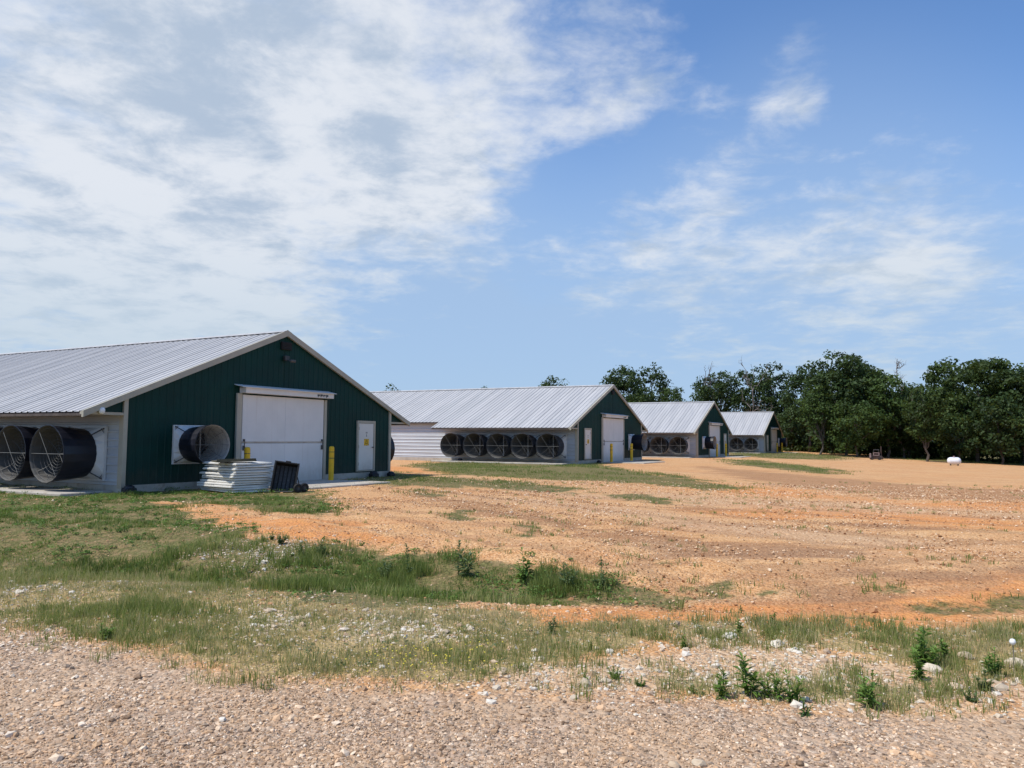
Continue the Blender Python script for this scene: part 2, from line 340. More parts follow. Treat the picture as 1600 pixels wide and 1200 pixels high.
def ground_mat():
    m, n, b, _ = mat('ground_soil'); P = n.pos()
    A = {k: n.attr(k) for k in ('m_green', 'm_dry', 'm_road', 'm_rock', 'm_dark', 'm_red', 'm_grey', 'm_track')}
    fine = n.noise(P, 7., 6, .65); med = n.noise(P, 1.3, 6, .6, .4); big = n.noise(P, .22, 4, .55, .3)
    Pst = n.pos((.35, 2.2, 1), -.12); streak = n.noise(Pst, .8, 7, .6, .5); streak2 = n.noise(n.pos((.12, 1.1, 1), -.2), 1.0, 5, .6)
    dist = n.new('VectorMath', {0: n.new('NewGeometry').outputs['Position']}, operation='LENGTH').outputs['Value']
    # pebbles
    v1 = n.new('TexVoronoi', {'Vector': P, 'Scale': 34.}); v2 = n.new('TexVoronoi', {'Vector': P, 'Scale': 15.})
    def cellcol(v, ramp):
        g = n.new('SeparateColor', {0: v.outputs['Color']}).outputs[0]
        r = n.new('ValToRGB', {0: g}); e = r.color_ramp.elements
        e[0].position = 0; e[0].color = (*ramp[0], 1); e[1].position = 1; e[1].color = (*ramp[-1], 1)
        for i in range(1, len(ramp)-1):
            q = e.new(i/(len(ramp)-1)); q.color = (*ramp[i], 1)
        return r.outputs[0]
    vf = n.noise(P, 26., 5, .7)
    soilA = n.mix(n.mr(med, .3, .7), (.60, .29, .10), (.71, .42, .185))
    soilA = n.mix(n.mr(streak, .38, .70), soilA, (.54, .22, .07))
    soilA = n.mix(n.math('MULTIPLY', n.mr(big, .35, .65), .35), soilA, (.66, .43, .23))
    soilA = n.mix(n.math('MULTIPLY', n.mr(streak2, .52, .70), .4), soilA, (.38, .20, .11))
    peb = cellcol(v1, [(.20, .09, .04), (.58, .32, .15), (.44, .22, .095), (.78, .56, .35), (.50, .23, .08)])
    soil = n.mix(.7, soilA, n.mix(.55, soilA, peb))
    soil = n.mix(n.math('MULTIPLY', n.mr(vf, .52, .64), .5), soil, (.76, .53, .31)); soil = n.mix(n.math('MULTIPLY', n.mr(vf, .47, .36), .6), soil, (.20, .09, .04))
    def edge(a, amt=.5, nn=None, sharp=.16):
        t = n.math('ADD', a, n.math('MULTIPLY', n.math('SUBTRACT', nn or med, .5), amt*2)); return n.mr(t, .5-sharp, .5+sharp)
    red = n.mix(n.mr(fine, .35, .65), (.56, .175, .042), (.66, .29, .09))
    soil = n.mix(n.math('MULTIPLY', edge(A['m_red'], 1.0, streak, .3), n.mr(fine, .3, .65, .4, .85)), soil, red)
    grey = cellcol(v1, [(.24, .155, .10), (.46, .33, .21), (.60, .47, .34), (.34, .24, .16)])
    soil = n.mix(n.math('MULTIPLY', edge(A['m_grey'], .8, streak, .3), .35), soil, grey)
    dk = n.mix(n.mr(fine, .3, .7), (.25, .12, .055), (.38, .21, .11))
    soil = n.mix(n.math('MULTIPLY', edge(A['m_dark'], 1.0, streak, .22), n.mr(vf, .3, .65, 1., .5)), soil, dk)
    soil = n.mix(n.math('MULTIPLY', n.mr(n.math('ADD', A['m_track'], n.math('MULTIPLY', n.math('SUBTRACT', fine, .5), .9)), .2, .7), .46), soil, n.mix(n.mr(vf, .35, .65), (.22, .105, .05), (.42, .25, .14)))
    # road gravel
    rd = cellcol(v1, [(.13, .09, .065), (.38, .26, .18), (.52, .37, .26), (.29, .205, .15), (.68, .53, .39), (.22, .17, .13)])
    rdb = n.mix(n.mr(big, .3, .7), (.48, .31, .18), (.57, .395, .245)); rdm = n.mix(n.mr(med, .38, .62), rdb, rd)
    rs = n.mix(n.mr(n.noise(P, .9, 5, .6), .4, .6, .35, .85), rdb, rd)
    c = n.mix(edge(A['m_road'], .7, fine, .3), soil, rs)
    rock = cellcol(v1, [(.36, .25, .15), (.56, .45, .32), (.48, .36, .23), (.64, .54, .41), (.42, .27, .15)])
    c = n.mix(n.math('MULTIPLY', edge(A['m_rock'], .9), .5), c, rock)
    dry = n.mix(n.mr(med, .35, .68), (.31, .26, .10), (.48, .37, .19))
    dry = n.mix(n.mr(vf, .4, .62), dry, (.17, .17, .065)); dry = n.mix(n.math('MULTIPLY', n.mr(v2.outputs['Distance'], .3, .1), .35), dry, (.55, .46, .34))
    c = n.mix(n.math('MULTIPLY', edge(A['m_dry'], .75), .72), c, dry)
    grn = n.mix(n.mr(vf, .38, .62), (.045, .065, .018), (.14, .15, .05)); grn = n.mix(n.math('MULTIPLY', n.mr(fine, .45, .62), .65), grn, (.27, .185, .095))
    c = n.mix(n.math('MULTIPLY', edge(A['m_green'], 1.25, n.noise(P, 1.1, 7, .68)), .9), c, grn)
    n.put(b.inputs['Base Color'], c); b.inputs['Roughness'].default_value = .95; b.inputs['Specular IOR Level'].default_value = .15
    h = n.math('ADD', n.math('MULTIPLY', n.math('SUBTRACT', 1., v1.outputs['Distance']), .35), n.math('ADD', n.math('MULTIPLY', fine, .9), n.math('MULTIPLY', v2.outputs['Distance'], -.5)))
    bp = n.new('Bump', {'Strength': 1., 'Distance': .045, 'Height': h}); n.l.new(bp.outputs[0], b.inputs['Normal'])
    return m
def splash(m, col, z0, z1, amt):
    n = NT(m.node_tree); b = [k for k in n.n if k.type == 'BSDF_PRINCIPLED'][0]; src = b.inputs['Base Color'].links[0].from_socket
    z = n.new('SeparateXYZ', {0: n.new('TexCoord').outputs['Object']}).outputs[2]; nz = n.noise(n.obj((1, 1, .5)), 3.2, 7, .65)
    f = n.mr(n.math('SUBTRACT', z, n.math('MULTIPLY', n.math('SUBTRACT', nz, .5), 1.3)), z0, z1, amt, 0.)
    st = n.math('MULTIPLY', n.mr(n.noise(n.obj((5, 5, .12)), 1.5, 6, .7), .56, .72), amt*.45)
    n.put(b.inputs['Base Color'], n.mix(n.math('MAXIMUM', f, st), src, col))
def ramp_attr(name, cols, attr='tone', rough=.85, trans=0., spec=.25, fine=0.):
    m, n, b, out = mat(name); r = n.new('ValToRGB', {0: n.attr(attr)}); e = r.color_ramp.elements
    e[0].position = 0; e[0].color = (*cols[0], 1); e[1].position = 1; e[1].color = (*cols[-1], 1)
    for i in range(1, len(cols)-1):
        q = e.new(i/(len(cols)-1)); q.color = (*cols[i], 1)
    c = r.outputs[0]
    if fine: c = n.mix(n.math('MULTIPLY', n.mr(n.noise(n.pos(), fine, 4, .6), .35, .7), .35), c, tuple(.45*k for k in cols[len(cols)//2]))
    n.put(b.inputs['Base Color'], c); b.inputs['Roughness'].default_value = rough; b.inputs['Specular IOR Level'].default_value = spec
    if trans:
        t = n.new('BsdfTranslucent', {'Color': n.mix(.4, c, (.28, .34, .06))}); mx = n.new('MixShader', {0: trans, 1: b.outputs[0], 2: t.outputs[0]}); n.l.new(mx.outputs[0], out.inputs[0])
    return m
M = {}
M['ground'] = ground_mat()
M['green'] = simple('green_steel', (.003, .033, .027), .5, 0, .18, 1.2, .16, dirt=((.012, .04, .033), .6, .35))
M['trim'] = simple('tan_trim', (.40, .37, .29), .5, 0, .08, 2., .4, dirt=((.22, .19, .14), .58, .4))
M['white'] = simple('white_panel', (.70, .69, .66), .5, 0, .04, 1.3, .4, dirt=((.44, .43, .40), .62, .4))
M['white_door'] = simple('white_door', (.69, .67, .61), .45, 0, .04, 1.3, .4, dirt=((.45, .41, .33), .66, .4))
M['conc'] = simple('concrete', (.42, .38, .32), .9, 0, .15, 1.6, .2, dirt=((.25, .18, .12), .52, .55), bump=.3, objspace=False)
M['black'] = simple('black_plastic', (.010, .011, .018), .42, 0, .25, 3, .4, dirt=((.05, .05, .055), .62, .3))
M['liner'] = simple('grey_liner', (.10, .097, .09), .7, 0, .2, 2.5, .3, dirt=((.12, .10, .08), .48, .7))
M['wire'] = simple('guard_wire', (.07, .07, .068), .6, .1, .1, 5)
M['panel'] = simple('panel_white', (.68, .66, .60), .5, 0, .07, 2., .4, dirt=((.35, .31, .24), .58, .5))
M['fanwhite'] = simple('fan_hood_white', (.60, .60, .59), .5, 0, .06, 2., .4, dirt=((.36, .33, .28), .58, .5))
for k_ in ('white', 'white_door', 'trim'): splash(M[k_], (.36, .24, .15), -.15, .65, .4)
splash(M['green'], (.05, .055, .04), .0, .7, .45)
M['brace'] = simple('dull_brace', (.16, .16, .15), .6, .1)
M['post'] = simple('galvanised_post', (.30, .30, .29), .5, .3)
M['dark'] = simple('dark_void', (.012, .012, .014), .7, 0, .2, 5)
M['strut'] = simple('dark_strut', (.06, .06, .06), .5, .3, .2, 5)
M['yellow'] = simple('yellow_paint', (.78, .46, .015), .5, 0, .1, 5, .4, dirt=((.35, .22, .05), .63, .5))
M['soffit'] = simple('soffit_wood', (.09, .07, .06), .8, 0, .3, 3)
M['tank'] = simple('white_tank', (.74, .75, .76), .35, 0, .05, 3, .5, dirt=((.4, .33, .25), .64, .35))
M['rust'] = simple('rusty_steel', (.055, .032, .026), .8, .2, .35, 3, .3, dirt=((.07, .065, .06), .45, .7))
M['pale_rust'] = simple('faded_paint', (.22, .16, .15), .7, 0, .2, 4)
M['cartgrey'] = simple('dusty_black_plastic', (.045, .045, .047), .6, 0, .25, 6, .4, dirt=((.16, .15, .14), .5, .6))
M['rubber'] = simple('rubber', (.015, .015, .015), .8, 0, .2, 9)
M['board'] = simple('weathered_board', (.10, .09, .06), .85, 0, .3, 8, .2, dirt=((.03, .03, .025), .5, .6), stretch=(.4, 3, 3))
M['glass'] = simple('lamp_glass', (.80, .80, .78), .3, 0, .05, 5)
def steel(name, col, roofy):
    m, n, b, _ = mat(name); p = n.obj()
    st = n.noise(n.obj((.12, 1.2, .12) if roofy else (.35, .3, 1.6)), 1.6, 6, .6)
    c = n.mix(n.mr(st, .3, .72), tuple(c*.84 for c in col), col)
    c = n.mix(n.math('MULTIPLY', n.mr(n.noise(p, .7, 7, .7), .56, .74), .3), c, tuple(k*.6 for k in (col[0], col[1]*.95, col[2]*.86)))
    if roofy:
        fr = n.math('FRACT', n.math('DIVIDE', n.new('SeparateXYZ', {0: n.new('TexCoord').outputs['Object']}).outputs[1], .915)); c = n.mix(n.math('MULTIPLY', n.math('LESS_THAN', fr, .09), .35), c, (.2, .2, .2))
    n.put(b.inputs['Base Color'], c); b.inputs['Metallic'].default_value = .1
    n.put(b.inputs['Roughness'], n.mr(st, .3, .7, .42, .6))
    return m
M['roof'] = steel('galvanised_roof', (.475, .465, .455), True)
M['siding'] = steel('steel_siding', (.50, .53, .56), False)
M['bark'] = simple('bark', (.10, .085, .07), .95, 0, .3, 3, .1, objspace=False)
M['deadwood'] = simple('dead_wood', (.20, .17, .15), .95, 0, .2, 3, .1, objspace=False)
M['leaf'] = ramp_attr('leaf_dark', [(.015, .030, .010), (.028, .055, .015), (.048, .083, .023), (.08, .12, .037)], trans=.22, rough=.6)
M['leaf2'] = ramp_attr('leaf_bright', [(.022, .042, .010), (.04, .075, .016), (.065, .11, .024), (.10, .145, .038)], trans=.25, rough=.6)
M['leaf3'] = ramp_attr('leaf_olive', [(.018, .034, .008), (.032, .058, .012), (.05, .083, .018), (.075, .11, .028)], trans=.22, rough=.6)
M['grass'] = ramp_attr('grass_blades', [(.085, .13, .03), (.145, .195, .045), (.22, .26, .07), (.33, .33, .12), (.46, .39, .19), (.58, .47, .27)], trans=.42, rough=.7)
M['weed'] = ramp_attr('weed_leaf', [(.06, .12, .022), (.11, .20, .035), (.19, .29, .065)], trans=.3, rough=.6)
M['weed_blue'] = ramp_attr('thistle_leaf', [(.05, .085, .035), (.09, .14, .055), (.16, .21, .10)], trans=.2, rough=.6)
M['stones'] = ramp_attr('loose_gravel', [(.11, .076, .05), (.30, .19, .115), (.54, .35, .20), (.69, .45, .265), (.32, .245, .18), (.74, .54, .36), (.86, .73, .57)], fine=60.)
M['rubble'] = ramp_attr('pale_rubble', [(.40, .26, .16), (.52, .40, .27), (.60, .50, .37), (.66, .58, .46), (.72, .66, .56), (.58, .36, .19)], fine=40.)
M['soilstone'] = ramp_attr('soil_clods', [(.22, .10, .045), (.44, .22, .10), (.58, .34, .17), (.70, .47, .28), (.80, .64, .46)], fine=50.)
M['flower'] = simple('yellow_petals', (.62, .52, .06), .7, 0, .1, 9)
# ------------------------------------------------------------------ ground sheets
def axis_grid(segs):
    out = []
    for a, b, s0, s1 in segs:
        x = a; 
        while x < b-1e-6:
            out.append(x); x += s0+(s1-s0)*(x-a)/(b-a)
    out.append(segs[-1][1]); return np.array(out)
ys = axis_grid([(-60, 2, 6, 1.), (2, 12, .045, .05), (12, 30, .06, .2), (30, 120, .25, .8), (120, 320, 1.2, 12), (320, 2600, 15, 240)])
xr = axis_grid([(0, 8, .05, .06), (8, 20, .07, .22), (20, 60, .25, .7), (60, 160, .9, 5), (160, 2200, 8, 220)])
xs = np.concatenate([-xr[::-1], xr[1:]])
XX, YY = np.meshgrid(xs, ys); ZZ = terr(XX, YY); mk = masks(XX.ravel(), YY.ravel()); ZZ = ZZ-.03*mk['m_track'].reshape(ZZ.shape)*(1-mk['m_road'].reshape(ZZ.shape))
ny, nx = XX.shape; I = np.arange(nx*ny).reshape(ny, nx)
Q = np.stack([I[:-1, :-1], I[:-1, 1:], I[1:, 1:], I[1:, :-1]], -1).reshape(-1, 4)
VV = np.stack([XX.ravel(), YY.ravel(), ZZ.ravel()], 1)
cx = VV[Q].mean(1)
is_road = mk['m_road'][Q].mean(1) > .5
grassy = np.maximum(mk['m_green'], mk['m_dry'])[Q].mean(1) > .5
yard = (~is_road) & (~grassy)
for nm, sel in (('gravel_road', is_road), ('dirt_yard', yard), ('grass_ground', grassy & ~is_road)):
    q = Q[sel]; u, inv = np.unique(q.ravel(), return_inverse=True)
    me = np_mesh(nm, VV[u], [inv.reshape(-1, 4)], [M['ground']], {k: v[u] for k, v in mk.items()}, smooth=True)
    link(nm, me, kind='structure')
# ------------------------------------------------------------------ scattered stones
ICO = None
def ico():
    t = (1+5**.5)/2
    V = np.array([(-1, t, 0), (1, t, 0), (-1, -t, 0), (1, -t, 0), (0, -1, t), (0, 1, t), (0, -1, -t), (0, 1, -t), (t, 0, -1), (t, 0, 1), (-t, 0, -1), (-t, 0, 1)], float)
    V /= np.linalg.norm(V[0])
    Fc = np.array([(0, 11, 5), (0, 5, 1), (0, 1, 7), (0, 7, 10), (0, 10, 11), (1, 5, 9), (5, 11, 4), (11, 10, 2), (10, 7, 6), (7, 1, 8), (3, 9, 4), (3, 4, 2), (3, 2, 6), (3, 6, 8), (3, 8, 9), (4, 9, 5), (2, 4, 11), (6, 2, 10), (8, 6, 7), (9, 8, 1)])
    return V, Fc
OCT = (np.array([(1, 0, 0), (-1, 0, 0), (0, 1, 0), (0, -1, 0), (0, 0, 1), (0, 0, -1)], float), np.array([(0, 2, 4), (2, 1, 4), (1, 3, 4), (3, 0, 4), (2, 0, 5), (1, 2, 5), (3, 1, 5), (0, 3, 5)]))
def stones(name, pts, size, m, label, cat, sink=.25, tone=None, flat=(.45, .8), low=False):
    V, Fc = OCT if low else ico(); nv_ = len(V); n = len(pts); g = RG
    base = V[None]*(1+g.uniform(-.28, .28, (n, nv_, 1)))+g.uniform(-.16, .16, (n, nv_, 3))
    base = base*np.stack([g.uniform(.75, 1.3, n), g.uniform(.6, 1., n), g.uniform(*flat, n)], 1)[:, None, :]
    tl = g.normal(0, .3, n); c, s_ = np.cos(tl)[:, None], np.sin(tl)[:, None]
    y = base[..., 1]*c-base[..., 2]*s_; z = base[..., 1]*s_+base[..., 2]*c; x = base[..., 0]
    a = g.uniform(0, 6.28, n); c, s_ = np.cos(a)[:, None], np.sin(a)[:, None]
    X = (x*c-y*s_)*size[:, None]+pts[:, 0:1]; Y = (x*s_+y*c)*size[:, None]+pts[:, 1:2]
    Z = (z+.5-sink*1.6)*size[:, None]*1.0+terr(pts[:, 0], pts[:, 1])[:, None]
    VV_ = np.stack([X, Y, Z], -1).reshape(-1, 3); FF = (Fc[None]+nv_*np.arange(n)[:, None, None]).reshape(-1, 3)
    if tone is None: tone = g.uniform(0, 1, n)
    me = np_mesh(name, VV_, [FF], [m], {'tone': np.repeat(tone, nv_)})
    return link(name, me, kind='stuff', label=label, category=cat)
def scatter(n, x0, x1, y0, y1, dens, fan=.78):
    """random points in a strip that widens with y; kept with probability dens(x, y)"""
    y = np.sqrt(RG.uniform(y0**2, y1**2, n)); x = RG.uniform(-1, 1, n)*(fan*y+1.); k = (x > x0) & (x < x1); x, y = x[k], y[k]
    p = dens(x, y); k = RG.uniform(0, 1, len(x)) < p; return np.stack([x[k], y[k]], 1)
def road_d(x, y):
    return mask([P_ROAD], x, y, .07)*(.35+.65*ss(fbm(x, y, 1.1, 31, 3), .35, .6))
p = scatter(85000, -9, 9, 2.6, 9.5, road_d); sz = np.clip(RG.lognormal(math.log(.0088), .45, len(p)), .004, .034)
tn = np.clip(fbm(p[:, 0], p[:, 1], 1.7, 77, 2)*.35+RG.uniform(0, .78, len(p)), 0, 1)
stones('road_gravel', p, sz, M['stones'], 'mixed brown and grey loose stones covering the gravel road in front', 'gravel', tone=tn)
p = scatter(420000, -9, 9, 2.6, 9.8, lambda x, y: mask([P_ROAD], x, y, .10)*(.25+.75*ss(fbm(x, y, .8, 33, 4), .32, .6))); sz = np.clip(RG.lognormal(math.log(.0052), .4, len(p)), .0025, .014)
stones('fine_gravel', p, sz, M['stones'], 'fine crushed grit between the larger stones of the gravel road', 'gravel', low=True, sink=.15)
p = scatter(150000, -10, 10, 4, 13, lambda x, y: np.maximum(mask(P_ROCK, x, y, .08), .35*mask(P_DRY, x, y, .05))*(.3+.7*ss(fbm(x, y, .5, 34, 4), .35, .6))); sz = np.clip(RG.lognormal(math.log(.0075), .5, len(p)), .003, .022)
stones('verge_chippings', p, sz, M['rubble'], 'small buff chippings between the grass tufts of the verge', 'gravel', low=True, sink=.15)
def rock_d(x, y): return np.clip(mask(P_ROCK, x, y, .05)*1.1, 0, 1)*ss(fbm(x, y, .6, 5, 3), .3, .6)
p = scatter(75000, -9, 9, 4, 14, rock_d); sz = np.clip(RG.lognormal(math.log(.0125), .55, len(p)), .005, .055)
stones('pale_rubble', p, sz, M['rubble'], 'chalky white and buff rubble stones scattered along the road verge', 'rubble')
def soil_d(x, y): return (1-mask([P_ROAD], x, y))*(1-.75*mask(P_GREEN, x, y))*(.25+.75*ss(fbm(x, y, 2., 12, 3), .4, .62))
p = scatter(130000, -22, 26, 6, 32, soil_d); sz = np.clip(RG.lognormal(math.log(.0105), .45, len(p)), .005, .05)*(.8+.02*p[:, 1])
stones('yard_stones', p, sz, M['soilstone'], 'small orange and buff stones strewn over the dirt yard', 'stones')
# ------------------------------------------------------------------ grass
def blades(name, pts, h, wd, tone, label, cat, lean=.35, m=None):
    n = len(pts); g = RG; a = g.uniform(0, 6.28, n); d = np.stack([np.cos(a), np.sin(a)], 1); pr = np.stack([-d[:, 1], d[:, 0]], 1)
    fa = g.uniform(0, 6.28, n); z = terr(pts[:, 0], pts[:, 1])
    ln = g.uniform(.15, 1., n)*lean*h
    P0 = np.column_stack([pts, z-.01]); 
    mid = np.column_stack([pts+d*(ln*.35)[:, None], z+h*.55]); tip = np.column_stack([pts+d*ln[:, None], z+h])
    fd = np.stack([np.cos(fa), np.sin(fa)], 1); W0 = np.column_stack([fd*(wd*.5)[:, None], np.zeros(n)])
    V = np.stack([P0-W0, P0+W0, mid+W0*.75, mid-W0*.75, tip], 1).reshape(-1, 3); b = 5*np.arange(n)[:, None]
    me = np_mesh(name, V, [b+np.array([[0, 1, 2, 3]]), b+np.array([[3, 2, 4]])], [m or M['grass']], {'tone': np.repeat(tone, 5)})
    return link(name, me, kind='stuff', label=label, category=cat)
def clumped(pts, k, r):
    """k blades round each point"""
    n = len(pts); c = np.repeat(pts, k, 0); rr = np.repeat(r, k)*np.sqrt(RG.uniform(0, 1, n*k)); a = RG.uniform(0, 6.28, n*k)
    return c+np.stack([rr*np.cos(a), rr*np.sin(a)], 1), np.repeat(np.arange(n), k)
def green_d(x, y):
    return mask(P_GREEN[:1], x, y, .035)*ss(fbm(x, y, .9, 50, 4), .38, .58)*(1-.8*mask(P_ROCK, x, y))
pt = scatter(34000, -24, 9, 8, 25, green_d); big = fbm(pt[:, 0], pt[:, 1], 1.5, 61, 3)
pp, ix = clumped(pt, 16, RG.uniform(.04, .18, len(pt)))
hc = (.03+.11*ss(big, .42, .72))*np.where(pt[:, 1] < 12.5+.0*pt[:, 0], 1.15, .8); hc = hc*RG.uniform(.6, 1.3, len(pt))
tc = np.clip(.08+1.0*(fbm(pt[:, 0], pt[:, 1], .9, 71, 3)-.22)+RG.normal(0, .10, len(pt)), 0, .9)
blades('green_grass', pp, hc[ix]*RG.uniform(.5, 1.25, len(pp)), RG.uniform(.006, .014, len(pp)), np.clip(tc[ix]+RG.normal(0, .08, len(pp)), 0, 1), 'dense green grass and clover on the ditch bank below the first barn', 'grass', .7)
def leafy_cover(name, pts, rad, per, size, m, tone, label):
    k = len(pts); c = np.repeat(np.column_stack([pts, terr(pts[:, 0], pts[:, 1])+rad*.25]), per, 0); r = np.repeat(rad, per); n = len(c)
    d = RG.normal(0, 1, (n, 3)); d[:, 2] = np.abs(d[:, 2]); d /= np.linalg.norm(d, axis=1)[:, None]; P = c+d*(r*RG.uniform(.2, 1, n)**.6)[:, None]*np.array([1, 1, .55])
    nv = d*.5+RG.normal(0, .5, (n, 3))+np.array([0, 0, .6]); nv /= np.linalg.norm(nv, axis=1)[:, None]
    a = np.cross(nv, RG.normal(0, 1, (n, 3))); a /= np.linalg.norm(a, axis=1)[:, None]+1e-9; b = np.cross(nv, a); s = size*RG.uniform(.5, 1.3, n)[:, None]
    V = np.stack([P-a*s, P-b*s*.45, P+a*s, P+b*s*.45], 1).reshape(-1, 3)
    tn = np.clip(np.repeat(tone, per)+RG.normal(0, .10, n), 0, 1)
    link(name, np_mesh(name, V, [np.arange(4*n).reshape(-1, 4)], [m], {'tone': np.repeat(tn, 4)}), kind='stuff', label=label, category='ground cover')
pt = scatter(14000, -24, 9, 8, 25, lambda x, y: mask(P_GREEN[:1], x, y, .035)*ss(fbm(x, y, .7, 150, 4), .42, .56)); 
leafy_cover('bank_cover', pt, RG.uniform(.05, .17, len(pt))*(.6+.9*ss(fbm(pt[:, 0], pt[:, 1], 1.3, 151, 3), .4, .65)), 26, .022, M['weed'], np.clip(RG.normal(.4, .28, len(pt)), 0, 1), 'low leafy clover mounds covering the ditch bank')
pt = scatter(6000, -14, 11, 4.6, 12, lambda x, y: mask(P_DRY, x, y, .05)*ss(fbm(x, y, .5, 160, 4), .5, .62)); 
leafy_cover('verge_cover', pt, RG.uniform(.02, .07, len(pt)), 18, .009, M['weed_blue'], np.clip(RG.normal(.5, .25, len(pt)), 0, 1), 'tiny leafy plants between the stones of the verge')
# tall wispy clump in the ditch
P_TALL = [poly([(590, 880), (700, 880), (860, 895), (960, 912), (960, 935), (800, 940), (640, 935), (560, 925)]), poly([(640, 940), (430, 925), (440, 880), (540, 865), (600, 880), (620, 920)])]
pt = scatter(30000, -6, 4, 8, 15, lambda x, y: mask(P_TALL, x, y, .03)*ss(fbm(x, y, .8, 52, 3), .35, .6)); pp, ix = clumped(pt, 14, np.full(len(pt), .08))
hc = RG.uniform(.10, .26, len(pt)); tc = np.clip(RG.normal(.28, .15, len(pt)), 0, .8)
blades('tall_grass', pp, hc[ix]*RG.uniform(.6, 1.1, len(pp)), RG.uniform(.005, .010, len(pp)), np.clip(tc[ix]+RG.normal(0, .06, len(pp)), 0, 1), 'taller blue green grass filling the middle of the ditch', 'grass', .45)
def dry_d(x, y): return mask(P_DRY, x, y, .05)*(.35+.65*ss(fbm(x, y, .7, 90, 4), .38, .60))*(1-.25*mask(P_ROCK, x, y, .05))
pt = scatter(60000, -12, 11, 4.5, 13, dry_d); pp, ix = clumped(pt, 10, RG.uniform(.03, .10, len(pt)))
gg = fbm(pt[:, 0], pt[:, 1], .8, 95, 3); hc = RG.uniform(.03, .085, len(pt))*(.8+.9*ss(gg, .55, .75)); 
tc = np.clip(1.16-.95*gg+RG.normal(0, .16, len(pt))+.10*ss(pt[:, 1], 7, 9), .05, 1)
blades('dry_grass', pp, hc[ix]*RG.uniform(.5, 1.2, len(pp)), RG.uniform(.003, .0065, len(pp)), np.clip(tc[ix]+RG.normal(0, .12, len(pp)), 0, 1), 'thin yellowing grass on the verge beside the gravel road', 'grass', .5)
P_RR = [poly([(1000, 985), (1180, 975), (1400, 985), (1700, 985), (1700, 1010), (1300, 1008), (1050, 1005)]), poly([(1250, 1070), (1400, 1050), (1700, 1070), (1700, 1100), (1350, 1100)]), poly([(860, 1050), (1020, 1050), (1010, 1078), (880, 1078)]), poly([(1290, 985), (1420, 985), (1700, 1000), (1700, 1050), (1500, 1045), (1330, 1022)]), poly([(90, 975), (200, 985), (340, 1030), (420, 1045), (720, 1050), (730, 1064), (380, 1060), (250, 1022), (100, 1000)]), poly([(1380, 1060), (1600, 1060), (1640, 1080), (1460, 1095)])]
pt = scatter(34000, -9, 8, 4.5, 9.5, lambda x, y: mask(P_RR, x, y, .05)*ss(fbm(x, y, .45, 53, 3), .40, .68)); pp, ix = clumped(pt, 14, np.full(len(pt), .06))
hc = RG.uniform(.03, .11, len(pt)); tc = np.clip(RG.normal(.55, .22, len(pt)), 0, 1)
blades('verge_grass', pp, hc[ix]*RG.uniform(.5, 1.2, len(pp)), RG.uniform(.003, .007, len(pp)), np.clip(tc[ix]+RG.normal(0, .1, len(pp)), 0, 1), 'fresher green grass tufts right along the edge of the gravel road', 'grass', .5)
pt = scatter(16000, -20, 9, 4.6, 17, lambda x, y: np.maximum(mask(P_DRY, x, y, .04)*.55, mask(P_GREEN[:1], x, y, .03)*.25)*ss(fbm(x, y, 1., 200, 3), .45, .6))
blades('seed_stalks', pt, RG.uniform(.10, .30, len(pt)), RG.uniform(.003, .0055, len(pt)), np.clip(RG.normal(.85, .12, len(pt)), 0, 1), 'thin straw coloured seed stalks standing above the grass', 'grass', .35)
P_FL = [poly([(600, 1035), (740, 1035), (735, 1062), (610, 1062)])]
pt = scatter(12000, -3, 3, 4.5, 8, lambda x, y: mask(P_FL, x, y, .05)); pt = pt[:130]; s_ = np.full(len(pt), .008)
V, Fc = ico(); zt = terr(pt[:, 0], pt[:, 1])+RG.uniform(.05, .14, len(pt))
VV_ = (V[None]*np.array([.007, .007, .004])+np.column_stack([pt, zt])[:, None]).reshape(-1, 3)
link('yellow_wildflowers', np_mesh('yellow_wildflowers', VV_, [(Fc[None]+12*np.arange(len(pt))[:, None, None]).reshape(-1, 3)], [M['flower']]), kind='stuff', label='tiny yellow flower heads in a low patch at the road edge', category='flowers')
def far_d(x, y):
    g = np.maximum(mask(P_GREEN[1:], x, y, .02), mask(P_TUFT, x, y, .03)); g = np.maximum(g, beyond(x, y)*ss(np.hypot(x, y), 40, 60)); return g*ss(fbm(x, y, 2.2, 59, 4), .34, .52)
pt = np.vstack([scatter(40000, -40, 75, 9, 70, far_d), scatter(15000, -40, 90, 60, 112, far_d)])
dd = np.hypot(pt[:, 0], pt[:, 1]); pp, ix = clumped(pt, 9, .05+.006*dd)
blades('yard_grass', pp, (RG.uniform(.03, .10, len(pp)))*(.8+.008*dd[ix]), RG.uniform(.006, .012, len(pp))*(1+.03*dd[ix]), np.clip(.15+.5*fbm(pp[:, 0], pp[:, 1], 3., 83, 3)+RG.normal(0, .1, len(pp)), 0, 1), 'short green grass strips between the barns and across the dirt yard', 'grass', .6)
def sparse_d(x, y):
    return .08*(1-mask([P_ROAD], x, y))*ss(fbm(x, y, 1.6, 44, 4), .5, .62)*(1-mask(P_GREEN, x, y))
pt = scatter(26000, -20, 26, 7, 34, sparse_d); pp, ix = clumped(pt, 12, np.full(len(pt), .06))
blades('stray_tufts', pp, RG.uniform(.02, .08, len(pp)), RG.uniform(.005, .010, len(pp))*(1+.02*pp[:, 1]), np.clip(RG.normal(.4, .16, len(pp)), 0, 1), 'stray small grass tufts dotted over the orange yard', 'grass', .7)
